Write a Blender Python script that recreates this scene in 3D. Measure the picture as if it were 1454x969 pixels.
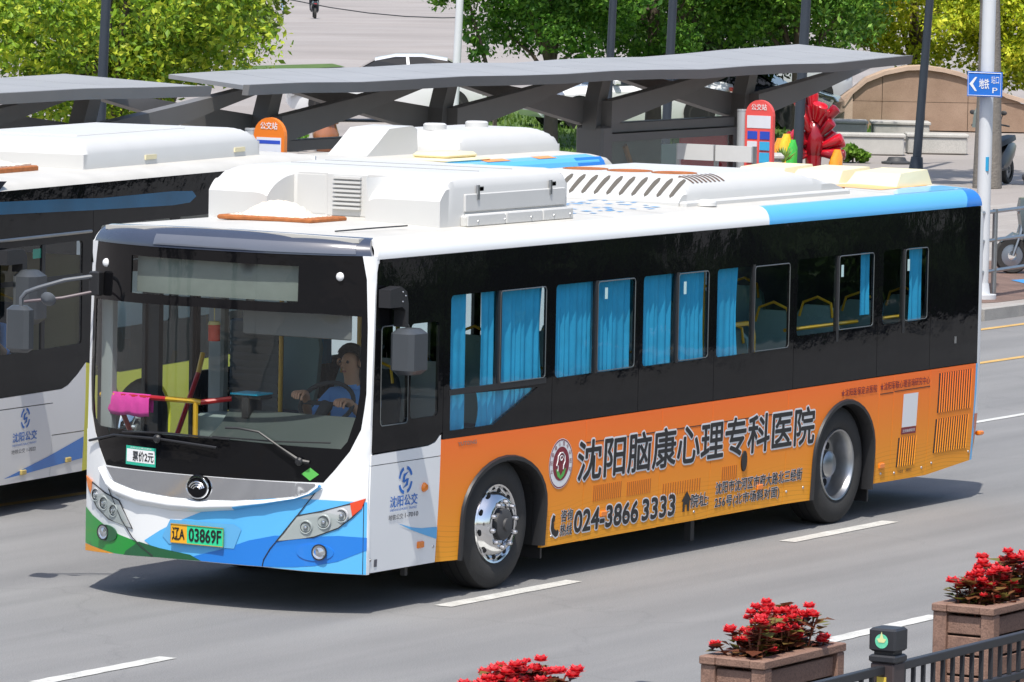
import bpy, bmesh, math, random
from math import sin, cos, pi, radians, sqrt
from mathutils import Vector, Matrix
from mathutils.geometry import delaunay_2d_cdt
random.seed(7)
SC = bpy.context.scene
COL = SC.collection
for o in list(bpy.data.objects): bpy.data.objects.remove(o)

# ------------------------------------------------------------------ camera, sky, sun, exposure
cd = bpy.data.cameras.new('camera'); cam = bpy.data.objects.new('camera', cd); COL.objects.link(cam)
FW, RT, UP = Vector((0.861082, 0.502101, -0.080205)), Vector((0.504967, -0.862925, 0.019226)), Vector((0.059558, 0.057056, 0.996593))
cam.matrix_world = Matrix(((RT.x, UP.x, -FW.x, -34.356), (RT.y, UP.y, -FW.y, -21.370), (RT.z, UP.z, -FW.z, 5.302), (0, 0, 0, 1)))
cd.sensor_width = 36; cd.lens = 8000/1454*36; cd.clip_start = 1; cd.clip_end = 3000
SC.camera = cam
SUN = Vector((-.45, -.19, 1)).normalized()
w = bpy.data.worlds.new('World'); SC.world = w; w.use_nodes = True
nt = w.node_tree; sky = nt.nodes.new('ShaderNodeTexSky'); sky.sky_type = 'NISHITA'; sky.sun_disc = False
sky.sun_elevation = math.asin(SUN.z); sky.sun_rotation = math.atan2(SUN.x, SUN.y); sky.dust_density = 2.0; sky.air_density = 1.0
bg = nt.nodes['Background']; nt.links.new(sky.outputs[0], bg.inputs[0]); bg.inputs[1].default_value = .15
sl = bpy.data.lights.new('sun', 'SUN'); sl.energy = 4.0; sl.angle = radians(.6); sl.color = (1, .955, .88)
so = bpy.data.objects.new('sun', sl); COL.objects.link(so); so.rotation_euler = SUN.to_track_quat('Z', 'Y').to_euler()
SC.view_settings.view_transform = 'Standard'; SC.view_settings.look = 'None'; SC.view_settings.exposure = .32; SC.view_settings.gamma = 1
SC.render.engine = 'CYCLES'; SC.cycles.max_bounces = 8; SC.cycles.transparent_max_bounces = 16; SC.cycles.use_denoising = True
SC.cycles.caustics_reflective = False; SC.cycles.caustics_refractive = False

# ------------------------------------------------------------------ materials
MATS = {}
def M(name, col, rough=.5, metal=0., var=.08, scale=4., bump=0., bscale=60., coat=0., spec=.5, sub=None):
    if name in MATS: return MATS[name]
    m = bpy.data.materials.new(name); m.use_nodes = True; n = m.node_tree; p = n.nodes['Principled BSDF']
    p.inputs['Roughness'].default_value = rough; p.inputs['Metallic'].default_value = metal
    p.inputs['Coat Weight'].default_value = coat; p.inputs['Coat Roughness'].default_value = .06; p.inputs['Specular IOR Level'].default_value = spec
    tc = n.nodes.new('ShaderNodeTexCoord'); nz = n.nodes.new('ShaderNodeTexNoise'); nz.inputs['Scale'].default_value = scale; nz.inputs['Detail'].default_value = 5
    n.links.new(tc.outputs['Object'], nz.inputs['Vector'])
    mx = n.nodes.new('ShaderNodeMix'); mx.data_type = 'RGBA'
    mx.inputs[6].default_value = tuple(c*(1-var) for c in col[:3])+(1,); mx.inputs[7].default_value = tuple(min(1, c*(1+var)) for c in col[:3])+(1,)
    n.links.new(nz.outputs[0], mx.inputs[0]); n.links.new(mx.outputs[2], p.inputs['Base Color'])
    if bump:
        b = n.nodes.new('ShaderNodeBump'); b.inputs['Strength'].default_value = bump; b.inputs['Distance'].default_value = .02
        n2 = n.nodes.new('ShaderNodeTexNoise'); n2.inputs['Scale'].default_value = bscale; n2.inputs['Detail'].default_value = 6
        n.links.new(tc.outputs['Object'], n2.inputs['Vector']); n.links.new(n2.outputs[0], b.inputs['Height']); n.links.new(b.outputs[0], p.inputs['Normal'])
    MATS[name] = m; return m
def glass(name, tint, ior=1.5, rough=.0):
    m = bpy.data.materials.new(name); m.use_nodes = True; n = m.node_tree; n.nodes.remove(n.nodes['Principled BSDF'])
    out = n.nodes['Material Output']; tr = n.nodes.new('ShaderNodeBsdfTransparent'); tr.inputs[0].default_value = (*tint, 1)
    gl = n.nodes.new('ShaderNodeBsdfGlossy'); gl.inputs['Roughness'].default_value = rough
    fr = n.nodes.new('ShaderNodeFresnel'); ge = n.nodes.new('ShaderNodeNewGeometry'); m1 = n.nodes.new('ShaderNodeMapRange'); m1.inputs[3].default_value = ior; m1.inputs[4].default_value = 1/ior
    n.links.new(ge.outputs['Backfacing'], m1.inputs[0]); n.links.new(m1.outputs[0], fr.inputs[0]); mx = n.nodes.new('ShaderNodeMixShader')
    tc = n.nodes.new('ShaderNodeTexCoord'); nz = n.nodes.new('ShaderNodeTexNoise'); nz.inputs['Scale'].default_value = 1.6
    b = n.nodes.new('ShaderNodeBump'); b.inputs['Strength'].default_value = .12; b.inputs['Distance'].default_value = .02
    n.links.new(tc.outputs['Object'], nz.inputs['Vector']); n.links.new(nz.outputs[0], b.inputs['Height']); n.links.new(b.outputs[0], gl.inputs['Normal'])
    n.links.new(fr.outputs[0], mx.inputs[0]); n.links.new(tr.outputs[0], mx.inputs[1]); n.links.new(gl.outputs[0], mx.inputs[2]); n.links.new(mx.outputs[0], out.inputs[0])
    return m
def leafmat(name, c1, c2, c3):
    m = bpy.data.materials.new(name); m.use_nodes = True; n = m.node_tree; p = n.nodes['Principled BSDF']
    g = n.nodes.new('ShaderNodeNewGeometry'); r = n.nodes.new('ShaderNodeValToRGB'); e = r.color_ramp.elements
    e[0].color = (*c1, 1); e[1].color = (*c3, 1); k = r.color_ramp.elements.new(.55); k.color = (*c2, 1)
    n.links.new(g.outputs['Random Per Island'], r.inputs[0])
    p.inputs['Roughness'].default_value = .55; n.links.new(r.outputs[0], p.inputs['Base Color'])
    t = n.nodes.new('ShaderNodeBsdfTranslucent'); mx = n.nodes.new('ShaderNodeMixShader'); mx.inputs[0].default_value = .35
    n.links.new(r.outputs[0], t.inputs[0]); n.links.new(p.outputs[0], mx.inputs[1]); n.links.new(t.outputs[0], mx.inputs[2])
    n.links.new(mx.outputs[0], n.nodes['Material Output'].inputs[0]); return m

white = M('white_paint', (.81, .82, .82), .28, coat=.5, var=.03, scale=2)
rooftop = M('roof_white', (.53, .515, .475), .5, var=.16, scale=2.2)
acwhite = M('ac_white', (.57, .57, .555), .4, var=.04, scale=3)
ltblue = M('light_blue', (.10, .45, .82), .28, coat=.4, var=.03)
midblue = M('mid_blue', (.012, .19, .64), .28, coat=.4, var=.03)
green = M('green_paint', (.01, .28, .035), .28, coat=.4, var=.03)
dkgreen = M('dark_green', (.01, .10, .035), .28, coat=.4, var=.03)
amber = M('amber_paint', (.75, .30, .02), .35, var=.03)
blackgl = M('black_glass', (.006, .006, .007), .03, var=.1, spec=.19, bump=.3, bscale=1.1)
blackpl = M('black_plastic', (.018, .018, .02), .45, var=.15)
greypl = M('grey_plastic', (.10, .11, .125), .4, var=.12)
mirrorg = M('mirror_grey', (.055, .062, .07), .35, var=.1)
darkgrey = M('dark_grey', (.05, .05, .052), .6, var=.15)
under = M('underbody', (.012, .012, .013), .8)
rubber = M('tyre_rubber', (.030, .029, .028), .75, var=.2, scale=12, bump=.15, bscale=80)
chrome = M('chrome', (.80, .81, .82), .12, 1, var=.03)
steel = M('steel', (.55, .55, .56), .3, 1, var=.1)
dullsteel = M('dull_steel', (.42, .43, .44), .35, 1, var=.15, scale=8)
seam = M('seam_dark', (.02, .02, .022), .7)
visor = M('visor_blue_grey', (.045, .055, .085), .22, coat=.6, var=.08)
lampshell = M('lamp_shell', (.50, .51, .52), .25, var=.06, coat=.6)
lens = M('lamp_lens', (.55, .57, .60), .08, .75, var=.1, scale=30)
orangel = M('orange_lens', (.85, .22, .01), .2, coat=.5, var=.06)
redl = M('red_orange_lens', (.75, .07, .02), .2, coat=.5)
yellowpole = M('yellow_pole', (.72, .40, .02), .35, coat=.3)
redpole = M('red_pole', (.55, .012, .015), .35, coat=.3)
curtain = M('curtain_blue', (.035, .37, .63), .8, var=.2, scale=7)
intgrey = M('interior_grey', (.36, .38, .38), .6)
intdark = M('interior_dark', (.03, .032, .035), .7)
dashm = M('dashboard', (.05, .062, .060), .5, var=.12)
seatm = M('seat_shell', (.20, .33, .33), .5)
seatdark = M('seat_dark', (.03, .06, .12), .8)
pink = M('pink_cloth', (.78, .05, .38), .9, var=.15, scale=14, bump=.15, bscale=18)
ink = M('print_black', (.012, .012, .014), .4)
inkblue = M('print_blue', (.02, .16, .55), .4)
inkgrey = M('print_grey', (.10, .10, .12), .5)
printwhite = M('print_white', (.80, .80, .80), .4, var=.02)
maroon = M('print_maroon', (.22, .015, .03), .4)
leafgreen = M('print_green', (.10, .45, .08), .4)
rust = M('rust', (.36, .12, .035), .9, var=.45, scale=18)
cream = M('cream_plastic', (.76, .68, .44), .5, var=.06)
wingl = glass('tinted_glass', (.86, .95, .95), 1.42)
screengl = glass('windscreen_glass', (.86, .90, .88), 1.5)
cargl = M('car_glass', (.01, .012, .014), .04)

def adm():
    m = bpy.data.materials.new('orange_advert'); m.use_nodes = True; n = m.node_tree; p = n.nodes['Principled BSDF']
    p.inputs['Roughness'].default_value = .5; p.inputs['Specular IOR Level'].default_value = .25
    tc = n.nodes.new('ShaderNodeTexCoord'); sp = n.nodes.new('ShaderNodeSeparateXYZ'); n.links.new(tc.outputs['Object'], sp.inputs[0])
    mr = n.nodes.new('ShaderNodeMapRange'); mr.inputs[1].default_value = .30; mr.inputs[2].default_value = 1.2; n.links.new(sp.outputs[2], mr.inputs[0])
    r = n.nodes.new('ShaderNodeValToRGB'); e = r.color_ramp.elements; e[0].color = (.92, .38, .028, 1); e[1].color = (.95, .185, .034, 1)
    k = e.new(.45); k.color = (.93, .29, .030, 1); n.links.new(mr.outputs[0], r.inputs[0])
    # fine printed hair lines sweeping along the lower third of the advert
    wv = n.nodes.new('ShaderNodeTexWave'); wv.bands_direction = 'Z'; wv.inputs['Scale'].default_value = 9; wv.inputs['Distortion'].default_value = 9; wv.inputs['Detail'].default_value = 0; wv.inputs['Detail Scale'].default_value = .12
    wv.inputs['Distortion'].default_value = 14
    n.links.new(tc.outputs['Object'], wv.inputs['Vector'])
    c = n.nodes.new('ShaderNodeMapRange'); c.inputs[1].default_value = .93; c.inputs[2].default_value = 1; c.inputs[4].default_value = .35; n.links.new(wv.outputs[1], c.inputs[0])
    ms = n.nodes.new('ShaderNodeMapRange'); ms.inputs[1].default_value = .62; ms.inputs[2].default_value = .5; n.links.new(sp.outputs[2], ms.inputs[0])
    mu = n.nodes.new('ShaderNodeMath'); mu.operation = 'MULTIPLY'; n.links.new(c.outputs[0], mu.inputs[0]); n.links.new(ms.outputs[0], mu.inputs[1])
    mx = n.nodes.new('ShaderNodeMix'); mx.data_type = 'RGBA'; n.links.new(mu.outputs[0], mx.inputs[0]); n.links.new(r.outputs[0], mx.inputs[6]); mx.inputs[7].default_value = (.35, .10, .01, 1)
    n.links.new(mx.outputs[2], p.inputs['Base Color']); return m
advert = adm()

# ------------------------------------------------------------------ geometry helpers
def tag(o, label=None, cat=None, group=None, kind=None):
    if label: o['label'] = label
    if cat: o['category'] = cat
    if group: o['group'] = group
    if kind: o['kind'] = kind
    return o
def empty(name, loc=(0, 0, 0), rz=0, label=None, cat=None, group=None, rot=None):
    o = bpy.data.objects.new(name, None); COL.objects.link(o); o.location = loc; o.rotation_euler = rot or (0, 0, rz); o.empty_display_size = .3
    return tag(o, label, cat, group)
def link(name, me, mat, parent=None, smooth=False, loc=None):
    if mat:
        me.materials.clear()
        for k in (mat if isinstance(mat, (list, tuple)) else [mat]): me.materials.append(k)
    if smooth:
        me.polygons.foreach_set('use_smooth', [True]*len(me.polygons))
        try: me.set_sharp_from_angle(angle=radians(38))
        except Exception: pass
    o = bpy.data.objects.new(name, me); COL.objects.link(o)
    if parent: o.parent = parent
    if loc: o.location = loc
    return o
def copy_tree(o, parent=None):
    c = o.copy(); COL.objects.link(c); c.parent = parent
    for ch in o.children: copy_tree(ch, c)
    return c
class MB:
    def __init__(s): s.v = []; s.f = []; s.m = []; s.cm = 0
    def add(s, vs, fs):
        b = len(s.v); s.v += [tuple(v) for v in vs]; s.f += [tuple(i+b for i in f) for f in fs]; s.m += [s.cm]*len(fs); return s
    def box(s, x0, x1, y0, y1, z0, z1, c=0):
        if c <= 0:
            vs = [(x, y, z) for z in (z0, z1) for y in (y0, y1) for x in (x0, x1)]
            return s.add(vs, [(0, 2, 3, 1), (4, 5, 7, 6), (0, 1, 5, 4), (2, 6, 7, 3), (0, 4, 6, 2), (1, 3, 7, 5)])
        c = min(c, (x1-x0)*.45, (y1-y0)*.45, (z1-z0)*.45)
        rings = [(z0, c), (z0+c, 0), (z1-c, 0), (z1, c)]; vs = []
        for z, i in rings:
            a0, a1, b0, b1 = x0+i, x1-i, y0+i, y1-i
            k = c
            vs += [(a0+k, b0, z), (a1-k, b0, z), (a1, b0+k, z), (a1, b1-k, z), (a1-k, b1, z), (a0+k, b1, z), (a0, b1-k, z), (a0, b0+k, z)]
        fs = [tuple(reversed(range(8))), tuple(range(24, 32))]
        for r in range(3):
            for i in range(8): j = (i+1) % 8; fs.append((r*8+i, r*8+j, r*8+8+j, r*8+8+i))
        return s.add(vs, fs)
    def cyl(s, p0, p1, r0, r1=None, n=12, caps=True):
        r1 = r0 if r1 is None else r1; p0 = Vector(p0); p1 = Vector(p1); d = (p1-p0).normalized()
        a = d.orthogonal().normalized(); b = d.cross(a)
        vs = [p0+(a*cos(2*pi*i/n)+b*sin(2*pi*i/n))*r0 for i in range(n)]+[p1+(a*cos(2*pi*i/n)+b*sin(2*pi*i/n))*r1 for i in range(n)]
        fs = [(i, (i+1) % n, n+(i+1) % n, n+i) for i in range(n)]
        if caps: fs += [tuple(reversed(range(n))), tuple(range(n, 2*n))]
        return s.add(vs, fs)
    def tube(s, path, r, n=8, close=False):
        P = [Vector(p) for p in path]; N = len(P); vs = []; fs = []; a = None
        rr = r if isinstance(r, (list, tuple)) else [r]*N
        for i, p in enumerate(P):
            d = (P[min(i+1, N-1)]-P[max(i-1, 0)]) if not close else P[(i+1) % N]-P[i-1]
            d.normalize()
            a = (d.orthogonal() if a is None else a-d*a.dot(d)).normalized(); b = d.cross(a)
            vs += [p+(a*cos(2*pi*k/n)+b*sin(2*pi*k/n))*rr[i] for k in range(n)]
        for i in range(N if close else N-1):
            j = (i+1) % N
            for k in range(n): l = (k+1) % n; fs.append((i*n+k, i*n+l, j*n+l, j*n+k))
        if not close: fs += [tuple(reversed(range(n))), tuple(range((N-1)*n, N*n))]
        return s.add(vs, fs)
    def lathe(s, prof, o=(0, 0, 0), ax=(0, 0, 1), n=32):
        ax = Vector(ax).normalized(); a = ax.orthogonal().normalized(); b = ax.cross(a); o = Vector(o); vs = []; fs = []
        for r, h in prof: vs += [o+ax*h+(a*cos(2*pi*k/n)+b*sin(2*pi*k/n))*max(r, 1e-4) for k in range(n)]
        for i in range(len(prof)-1):
            for k in range(n): l = (k+1) % n; fs.append((i*n+k, i*n+l, i*n+n+l, i*n+n+k))
        return s.add(vs, fs)
    def prism(s, poly, ax, a, b):
        def P(u, v, t): return {'x': (t, u, v), 'y': (u, t, v), 'z': (u, v, t)}[ax]
        n = len(poly); vs = [P(u, v, a) for u, v in poly]+[P(u, v, b) for u, v in poly]
        return s.add(vs, [tuple(reversed(range(n))), tuple(range(n, 2*n))]+[(i, (i+1) % n, n+(i+1) % n, n+i) for i in range(n)])
    def loft(s, rings, cap=True, close=True):
        n = len(rings[0]); vs = [p for r in rings for p in r]; fs = []
        for i in range(len(rings)-1):
            for k in range(n if close else n-1): l = (k+1) % n; fs.append((i*n+k, i*n+l, i*n+n+l, i*n+n+k))
        if cap: fs += [tuple(reversed(range(n))), tuple(range((len(rings)-1)*n, len(rings)*n))]
        return s.add(vs, fs)
    def ball(s, c, r, n=10, m=6, sc=(1, 1, 1)):
        pr = [(r*sin(pi*i/m), -r*cos(pi*i/m)) for i in range(m+1)]; b = len(s.v); s.lathe(pr, (0, 0, 0), (0, 0, 1), n)
        for i in range(b, len(s.v)): x, y, z = s.v[i]; s.v[i] = (c[0]+x*sc[0], c[1]+y*sc[1], c[2]+z*sc[2])
        return s
    def mesh(s, name):
        me = bpy.data.meshes.new(name); me.from_pydata(s.v, [], s.f); me.polygons.foreach_set('material_index', s.m)
        bm = bmesh.new(); bm.from_mesh(me); bmesh.ops.recalc_face_normals(bm, faces=bm.faces); bm.to_mesh(me); bm.free(); return me
    def build(s, name, mat, parent=None, smooth=False, loc=None): return link(name, s.mesh(name), mat, parent, smooth, loc)
def pip(x, y, P):
    c = False; j = len(P)-1
    for i in range(len(P)):
        xi, yi = P[i]; xj, yj = P[j]
        if (yi > y) != (yj > y) and x < (xj-xi)*(y-yi)/(yj-yi)+xi: c = not c
        j = i
    return c
def refine(P, st):
    o = []
    for i in range(len(P)):
        a = P[i]; b = P[(i+1) % len(P)]; d = math.hypot(b[0]-a[0], b[1]-a[1]); k = max(1, int(d/st))
        o += [(a[0]+(b[0]-a[0])*t/k, a[1]+(b[1]-a[1])*t/k) for t in range(k)]
    return o
def patch(poly, fn, st=.12, holes=(), off=0., th=0., name='panel'):
    """a flat outline (with holes) laid on a curved surface fn(a, b, offset), with a folded-in rim of depth th"""
    loops = [refine(poly, st)]+[refine(h, st) for h in holes]; V = []; E = []
    for L in loops:
        b = len(V); V += [Vector(p) for p in L]; E += [(b+i, b+(i+1) % len(L)) for i in range(len(L))]
    xs = [p[0] for p in poly]; ys = [p[1] for p in poly]
    x = min(xs)+st*.5
    while x < max(xs):
        y = min(ys)+st*.5
        while y < max(ys):
            if pip(x, y, poly) and not any(pip(x, y, h) for h in holes) and min((p.x-x)**2+(p.y-y)**2 for p in V[:sum(map(len, loops))]) > (st*.4)**2: V.append(Vector((x, y)))
            y += st
        x += st
    r = delaunay_2d_cdt(V, E, [], 0, 1e-6); vv = r[0]; F = []
    for f in r[2]:
        cx = sum(vv[i].x for i in f)/3; cy = sum(vv[i].y for i in f)/3
        if pip(cx, cy, poly) and not any(pip(cx, cy, h) for h in holes): F.append(tuple(f))
    P = [Vector(fn(v.x, v.y, off)) for v in vv]
    if F:
        a, b, c = (P[i] for i in F[0]); k = F[0][0]; out = Vector(fn(vv[k].x, vv[k].y, off+.01))-P[k]
        if (b-a).cross(c-a).dot(out) < 0: F = [tuple(reversed(f)) for f in F]
    if th:
        cnt = {}
        for f in F:
            for i in range(3): cnt[(f[i], f[(i+1) % 3])] = 1
        n = len(P); idx = {}
        for (i, j) in list(cnt):
            if (j, i) not in cnt:
                for q in (i, j):
                    if q not in idx: idx[q] = len(P); P.append(Vector(fn(vv[q].x, vv[q].y, off-th)))
                F.append((j, i, idx[i], idx[j]))
    me = bpy.data.meshes.new(name); me.from_pydata(P, [], F); return me
def rrect(x0, x1, z0, z1, r=.05, n=4):
    o = []
    for cx, cz, a0 in ((x1-r, z1-r, 0), (x0+r, z1-r, 90), (x0+r, z0+r, 180), (x1-r, z0+r, 270)):
        o += [(cx+r*cos(radians(a0+90*i/n)), cz+r*sin(radians(a0+90*i/n))) for i in range(n+1)]
    return o
def ell(cx, cz, rx, rz, n=28, a0=0, a1=360): return [(cx+rx*cos(radians(a0+(a1-a0)*i/n)), cz+rz*sin(radians(a0+(a1-a0)*i/n))) for i in range(n+(a1-a0 < 360))]
TC = {}
def glyphs(body, bold=0.):
    k = (body, bold)
    if k not in TC:
        c = bpy.data.curves.new('lettering', 'FONT'); c.body = body; c.size = 1; c.resolution_u = 3; c.fill_mode = 'BOTH'
        o = bpy.data.objects.new('lettering_source', c); COL.objects.link(o); dg = bpy.context.evaluated_depsgraph_get(); dg.update()
        me = bpy.data.meshes.new_from_object(o.evaluated_get(dg)); V = [(v.co.x, v.co.y) for v in me.vertices]; F = [tuple(p.vertices) for p in me.polygons]
        bpy.data.objects.remove(o); bpy.data.meshes.remove(me); bpy.data.curves.remove(c); TC[k] = (V, F)
    return TC[k]
def text(body, x0, x1, z0, z1, fn, mat, parent, off=.004, bold=0., sgn=1, slope=0., outline=None, name='lettering'):
    """lettering stretched into the box x0..x1, z0..z1 of the surface fn"""
    V, F = glyphs(body); mnx = min(v[0] for v in V); mxx = max(v[0] for v in V); mny = min(v[1] for v in V); mxy = max(v[1] for v in V)
    kx = (x1-x0)/(mxx-mnx); kz = (z1-z0)/(mxy-mny); r = None
    ref = Vector(fn(x0, z0, .1))-Vector(fn(x0, z0, 0))
    for bd, mt, of in ([(outline[0], outline[1], off-.0025)] if outline else [])+[(bold, mat, off)]:
        # weight comes from a stack of slightly shifted copies, each a hair above the last
        sh = [(0, 0)]+([(bd*cos(2*pi*k/nb), bd*sin(2*pi*k/nb)) for nb in (12 if bd > .03 else 6,) for k in range(nb)] if bd else []); P = []; FF = []
        for q, (dx, dy) in enumerate(sh):
            b0 = len(P); h = abs(kz)
            for (a, b) in V:
                ta = (a-mnx)*kx+dx*h*(1 if kx > 0 else -1); tb = (b-mny)*kz+dy*h; P.append(fn(x0+ta, z0+tb+slope*(a-mnx)/(mxx-mnx), of+.0001*q))
            FF += [tuple(i+b0 for i in f) for f in F]
        me = bpy.data.meshes.new(name); me.from_pydata(P, [], FF)
        bm = bmesh.new(); bm.from_mesh(me); bm.normal_update()
        bmesh.ops.reverse_faces(bm, faces=[f for f in bm.faces if f.normal.dot(ref) < 0]); bm.to_mesh(me); bm.free()
        r = link(name if mt is mat else 'lettering_outline', me, mt, parent)
    return r
def strip(poly_a, poly_b, fn_a, rows, bulge, name):
    """surface between two curves of equal length, pushed out by bulge(s)"""
    V = []; F = []; n = len(poly_a)
    for r in range(rows+1):
        t = r/rows
        for (a, b) in zip(poly_a, poly_b): V.append(fn_a(a[0]+(b[0]-a[0])*t, a[1]+(b[1]-a[1])*t, bulge(t)))
    for r in range(rows):
        for i in range(n-1): F.append((r*n+i, r*n+i+1, r*n+n+i+1, r*n+n+i))
    me = bpy.data.meshes.new(name); me.from_pydata(V, [], F); bm = bmesh.new(); bm.from_mesh(me); bmesh.ops.recalc_face_normals(bm, faces=bm.faces); bm.to_mesh(me); bm.free(); return me
def hgrid(x0, x1, y0, y1, nx, ny, hf, inside, zb, name):
    """closed shell of a moulded roof unit: height hf(x, y) over a grid (None = outside the footprint), skirted to zb"""
    g = {}; V = []; F = []
    X = [x0+(x1-x0)*i/nx for i in range(nx+1)]; Y = [y0+(y1-y0)*j/ny for j in range(ny+1)]
    def vid(i, j, top):
        k = (i, j, top)
        if k not in g: g[k] = len(V); V.append((X[i], Y[j], hf(X[i], Y[j]) if top else zb))
        return g[k]
    ok = lambda i, j: 0 <= i < nx and 0 <= j < ny and inside((X[i]+X[i+1])/2, (Y[j]+Y[j+1])/2)
    for i in range(nx):
        for j in range(ny):
            if not ok(i, j): continue
            F.append(tuple(vid(a, b, 1) for a, b in ((i, j), (i+1, j), (i+1, j+1), (i, j+1))))
            for di, dj, e in ((-1, 0, ((i, j+1), (i, j))), (1, 0, ((i+1, j), (i+1, j+1))), (0, -1, ((i, j), (i+1, j))), (0, 1, ((i+1, j+1), (i, j+1)))):
                if not ok(i+di, j+dj): F.append((vid(*e[0], 0), vid(*e[1], 0), vid(*e[1], 1), vid(*e[0], 1)))
    me = bpy.data.meshes.new(name); me.from_pydata(V, [], F); return me

# ------------------------------------------------------------------ ground, road, kerbs
def gmat(name, c1, c2, scale, bump, rough=.85, c3=None, tile=None, vec=(1, 1, 1)):
    m = bpy.data.materials.new(name); m.use_nodes = True; n = m.node_tree; p = n.nodes['Principled BSDF']; p.inputs['Roughness'].default_value = rough
    tc = n.nodes.new('ShaderNodeTexCoord'); mp = n.nodes.new('ShaderNodeMapping'); mp.inputs['Scale'].default_value = vec; n.links.new(tc.outputs['Object'], mp.inputs[0])
    n1 = n.nodes.new('ShaderNodeTexNoise'); n1.inputs['Scale'].default_value = scale; n1.inputs['Detail'].default_value = 8; n1.inputs['Roughness'].default_value = .65; n.links.new(mp.outputs[0], n1.inputs[0])
    n2 = n.nodes.new('ShaderNodeTexNoise'); n2.inputs['Scale'].default_value = 90; n2.inputs['Detail'].default_value = 3; n.links.new(tc.outputs['Object'], n2.inputs[0])
    r = n.nodes.new('ShaderNodeValToRGB'); r.color_ramp.elements[0].position = .3; r.color_ramp.elements[1].position = .7; r.color_ramp.elements[0].color = (*c1, 1); r.color_ramp.elements[1].color = (*c2, 1); n.links.new(n1.outputs[0], r.inputs[0])
    mx = n.nodes.new('ShaderNodeMix'); mx.data_type = 'RGBA'; mx.blend_type = 'MULTIPLY'; mx.inputs[0].default_value = .55; n.links.new(r.outputs[0], mx.inputs[6])
    r2 = n.nodes.new('ShaderNodeValToRGB'); r2.color_ramp.elements[0].position = .3; r2.color_ramp.elements[0].color = (.45, .45, .45, 1); r2.color_ramp.elements[1].position = .6; n.links.new(n2.outputs[0], r2.inputs[0]); n.links.new(r2.outputs[0], mx.inputs[7])
    last = mx
    if name == 'asphalt':
        mp2 = n.nodes.new('ShaderNodeMapping'); mp2.inputs['Scale'].default_value = (.05, 1.7, 1); n.links.new(tc.outputs['Object'], mp2.inputs[0]); n4 = n.nodes.new('ShaderNodeTexNoise'); n4.inputs['Scale'].default_value = 1; n4.inputs['Detail'].default_value = 6; n.links.new(mp2.outputs[0], n4.inputs[0])
        r4 = n.nodes.new('ShaderNodeValToRGB'); r4.color_ramp.elements[0].position = .32; r4.color_ramp.elements[0].color = (.74, .74, .75, 1); r4.color_ramp.elements[1].position = .62; n.links.new(n4.outputs[0], r4.inputs[0])
        vo = n.nodes.new('ShaderNodeTexVoronoi'); vo.feature = 'DISTANCE_TO_EDGE'; vo.inputs['Scale'].default_value = .22; nd = n.nodes.new('ShaderNodeTexNoise'); nd.inputs['Scale'].default_value = 1.3; nd.inputs['Detail'].default_value = 6; vm = n.nodes.new('ShaderNodeVectorMath'); vm.operation = 'ADD'
        n.links.new(tc.outputs['Object'], nd.inputs[0]); n.links.new(tc.outputs['Object'], vm.inputs[0]); n.links.new(nd.outputs[1], vm.inputs[1]); n.links.new(vm.outputs[0], vo.inputs['Vector'])
        rc = n.nodes.new('ShaderNodeValToRGB'); rc.color_ramp.elements[0].position = .0; rc.color_ramp.elements[0].color = (.62, .62, .63, 1); rc.color_ramp.elements[1].position = .006; n.links.new(vo.outputs[0], rc.inputs[0])
        for src in (r4, rc):
            mm = n.nodes.new('ShaderNodeMix'); mm.data_type = 'RGBA'; mm.blend_type = 'MULTIPLY'; mm.inputs[0].default_value = .7 if src is r4 else .25; n.links.new(last.outputs[2], mm.inputs[6]); n.links.new(src.outputs[0], mm.inputs[7]); last = mm
        mx = last
    if tile:
        bk = n.nodes.new('ShaderNodeTexBrick'); bk.inputs['Scale'].default_value = 1; bk.inputs['Brick Width'].default_value = tile[0]; bk.inputs['Row Height'].default_value = tile[1]; bk.inputs['Mortar Size'].default_value = .012
        bk.inputs['Color1'].default_value = (1, 1, 1, 1); bk.inputs['Color2'].default_value = (.86, .84, .82, 1); bk.inputs['Mortar'].default_value = (.6, .58, .56, 1); n.links.new(tc.outputs['Object'], bk.inputs[0])
        m3 = n.nodes.new('ShaderNodeMix'); m3.data_type = 'RGBA'; m3.blend_type = 'MULTIPLY'; m3.inputs[0].default_value = .8; n.links.new(mx.outputs[2], m3.inputs[6]); n.links.new(bk.outputs[0], m3.inputs[7]); last = m3
    n.links.new(last.outputs[2], p.inputs['Base Color'])
    b = n.nodes.new('ShaderNodeBump'); b.inputs['Strength'].default_value = bump; b.inputs['Distance'].default_value = .01; n.links.new(n2.outputs[0], b.inputs['Height']); n.links.new(b.outputs[0], p.inputs['Normal'])
    return m
asphalt = gmat('asphalt', (.215, .215, .215), (.27, .268, .264), .55, .5, .85, vec=(.35, 1.2, 1))
paving = gmat('paving', (.33, .305, .285), (.42, .39, .365), .5, .3, .8, tile=(.6, .6))
farpave = gmat('far_paving', (.31, .285, .27), (.40, .365, .345), .08, .2, .85, tile=(6, 3))
brickpave = gmat('brick_pavement', (.16, .105, .085), (.26, .17, .14), 2.0, .3, .85, tile=(.24, .12))
stone = gmat('kerb_stone', (.32, .31, .29), (.45, .43, .40), 3, .3)
concrete = gmat('concrete', (.42, .41, .38), (.55, .53, .49), 1.5, .3)
grassm = gmat('grass_ground', (.05, .10, .018), (.11, .19, .03), 2.5, .6)
paintw = gmat('road_paint', (.50, .50, .47), (.72, .72, .69), 6, .2, .6)
painty = gmat('road_paint_yellow', (.55, .33, .10), (.68, .44, .14), 4, .2, .6)
GZ = .12
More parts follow.
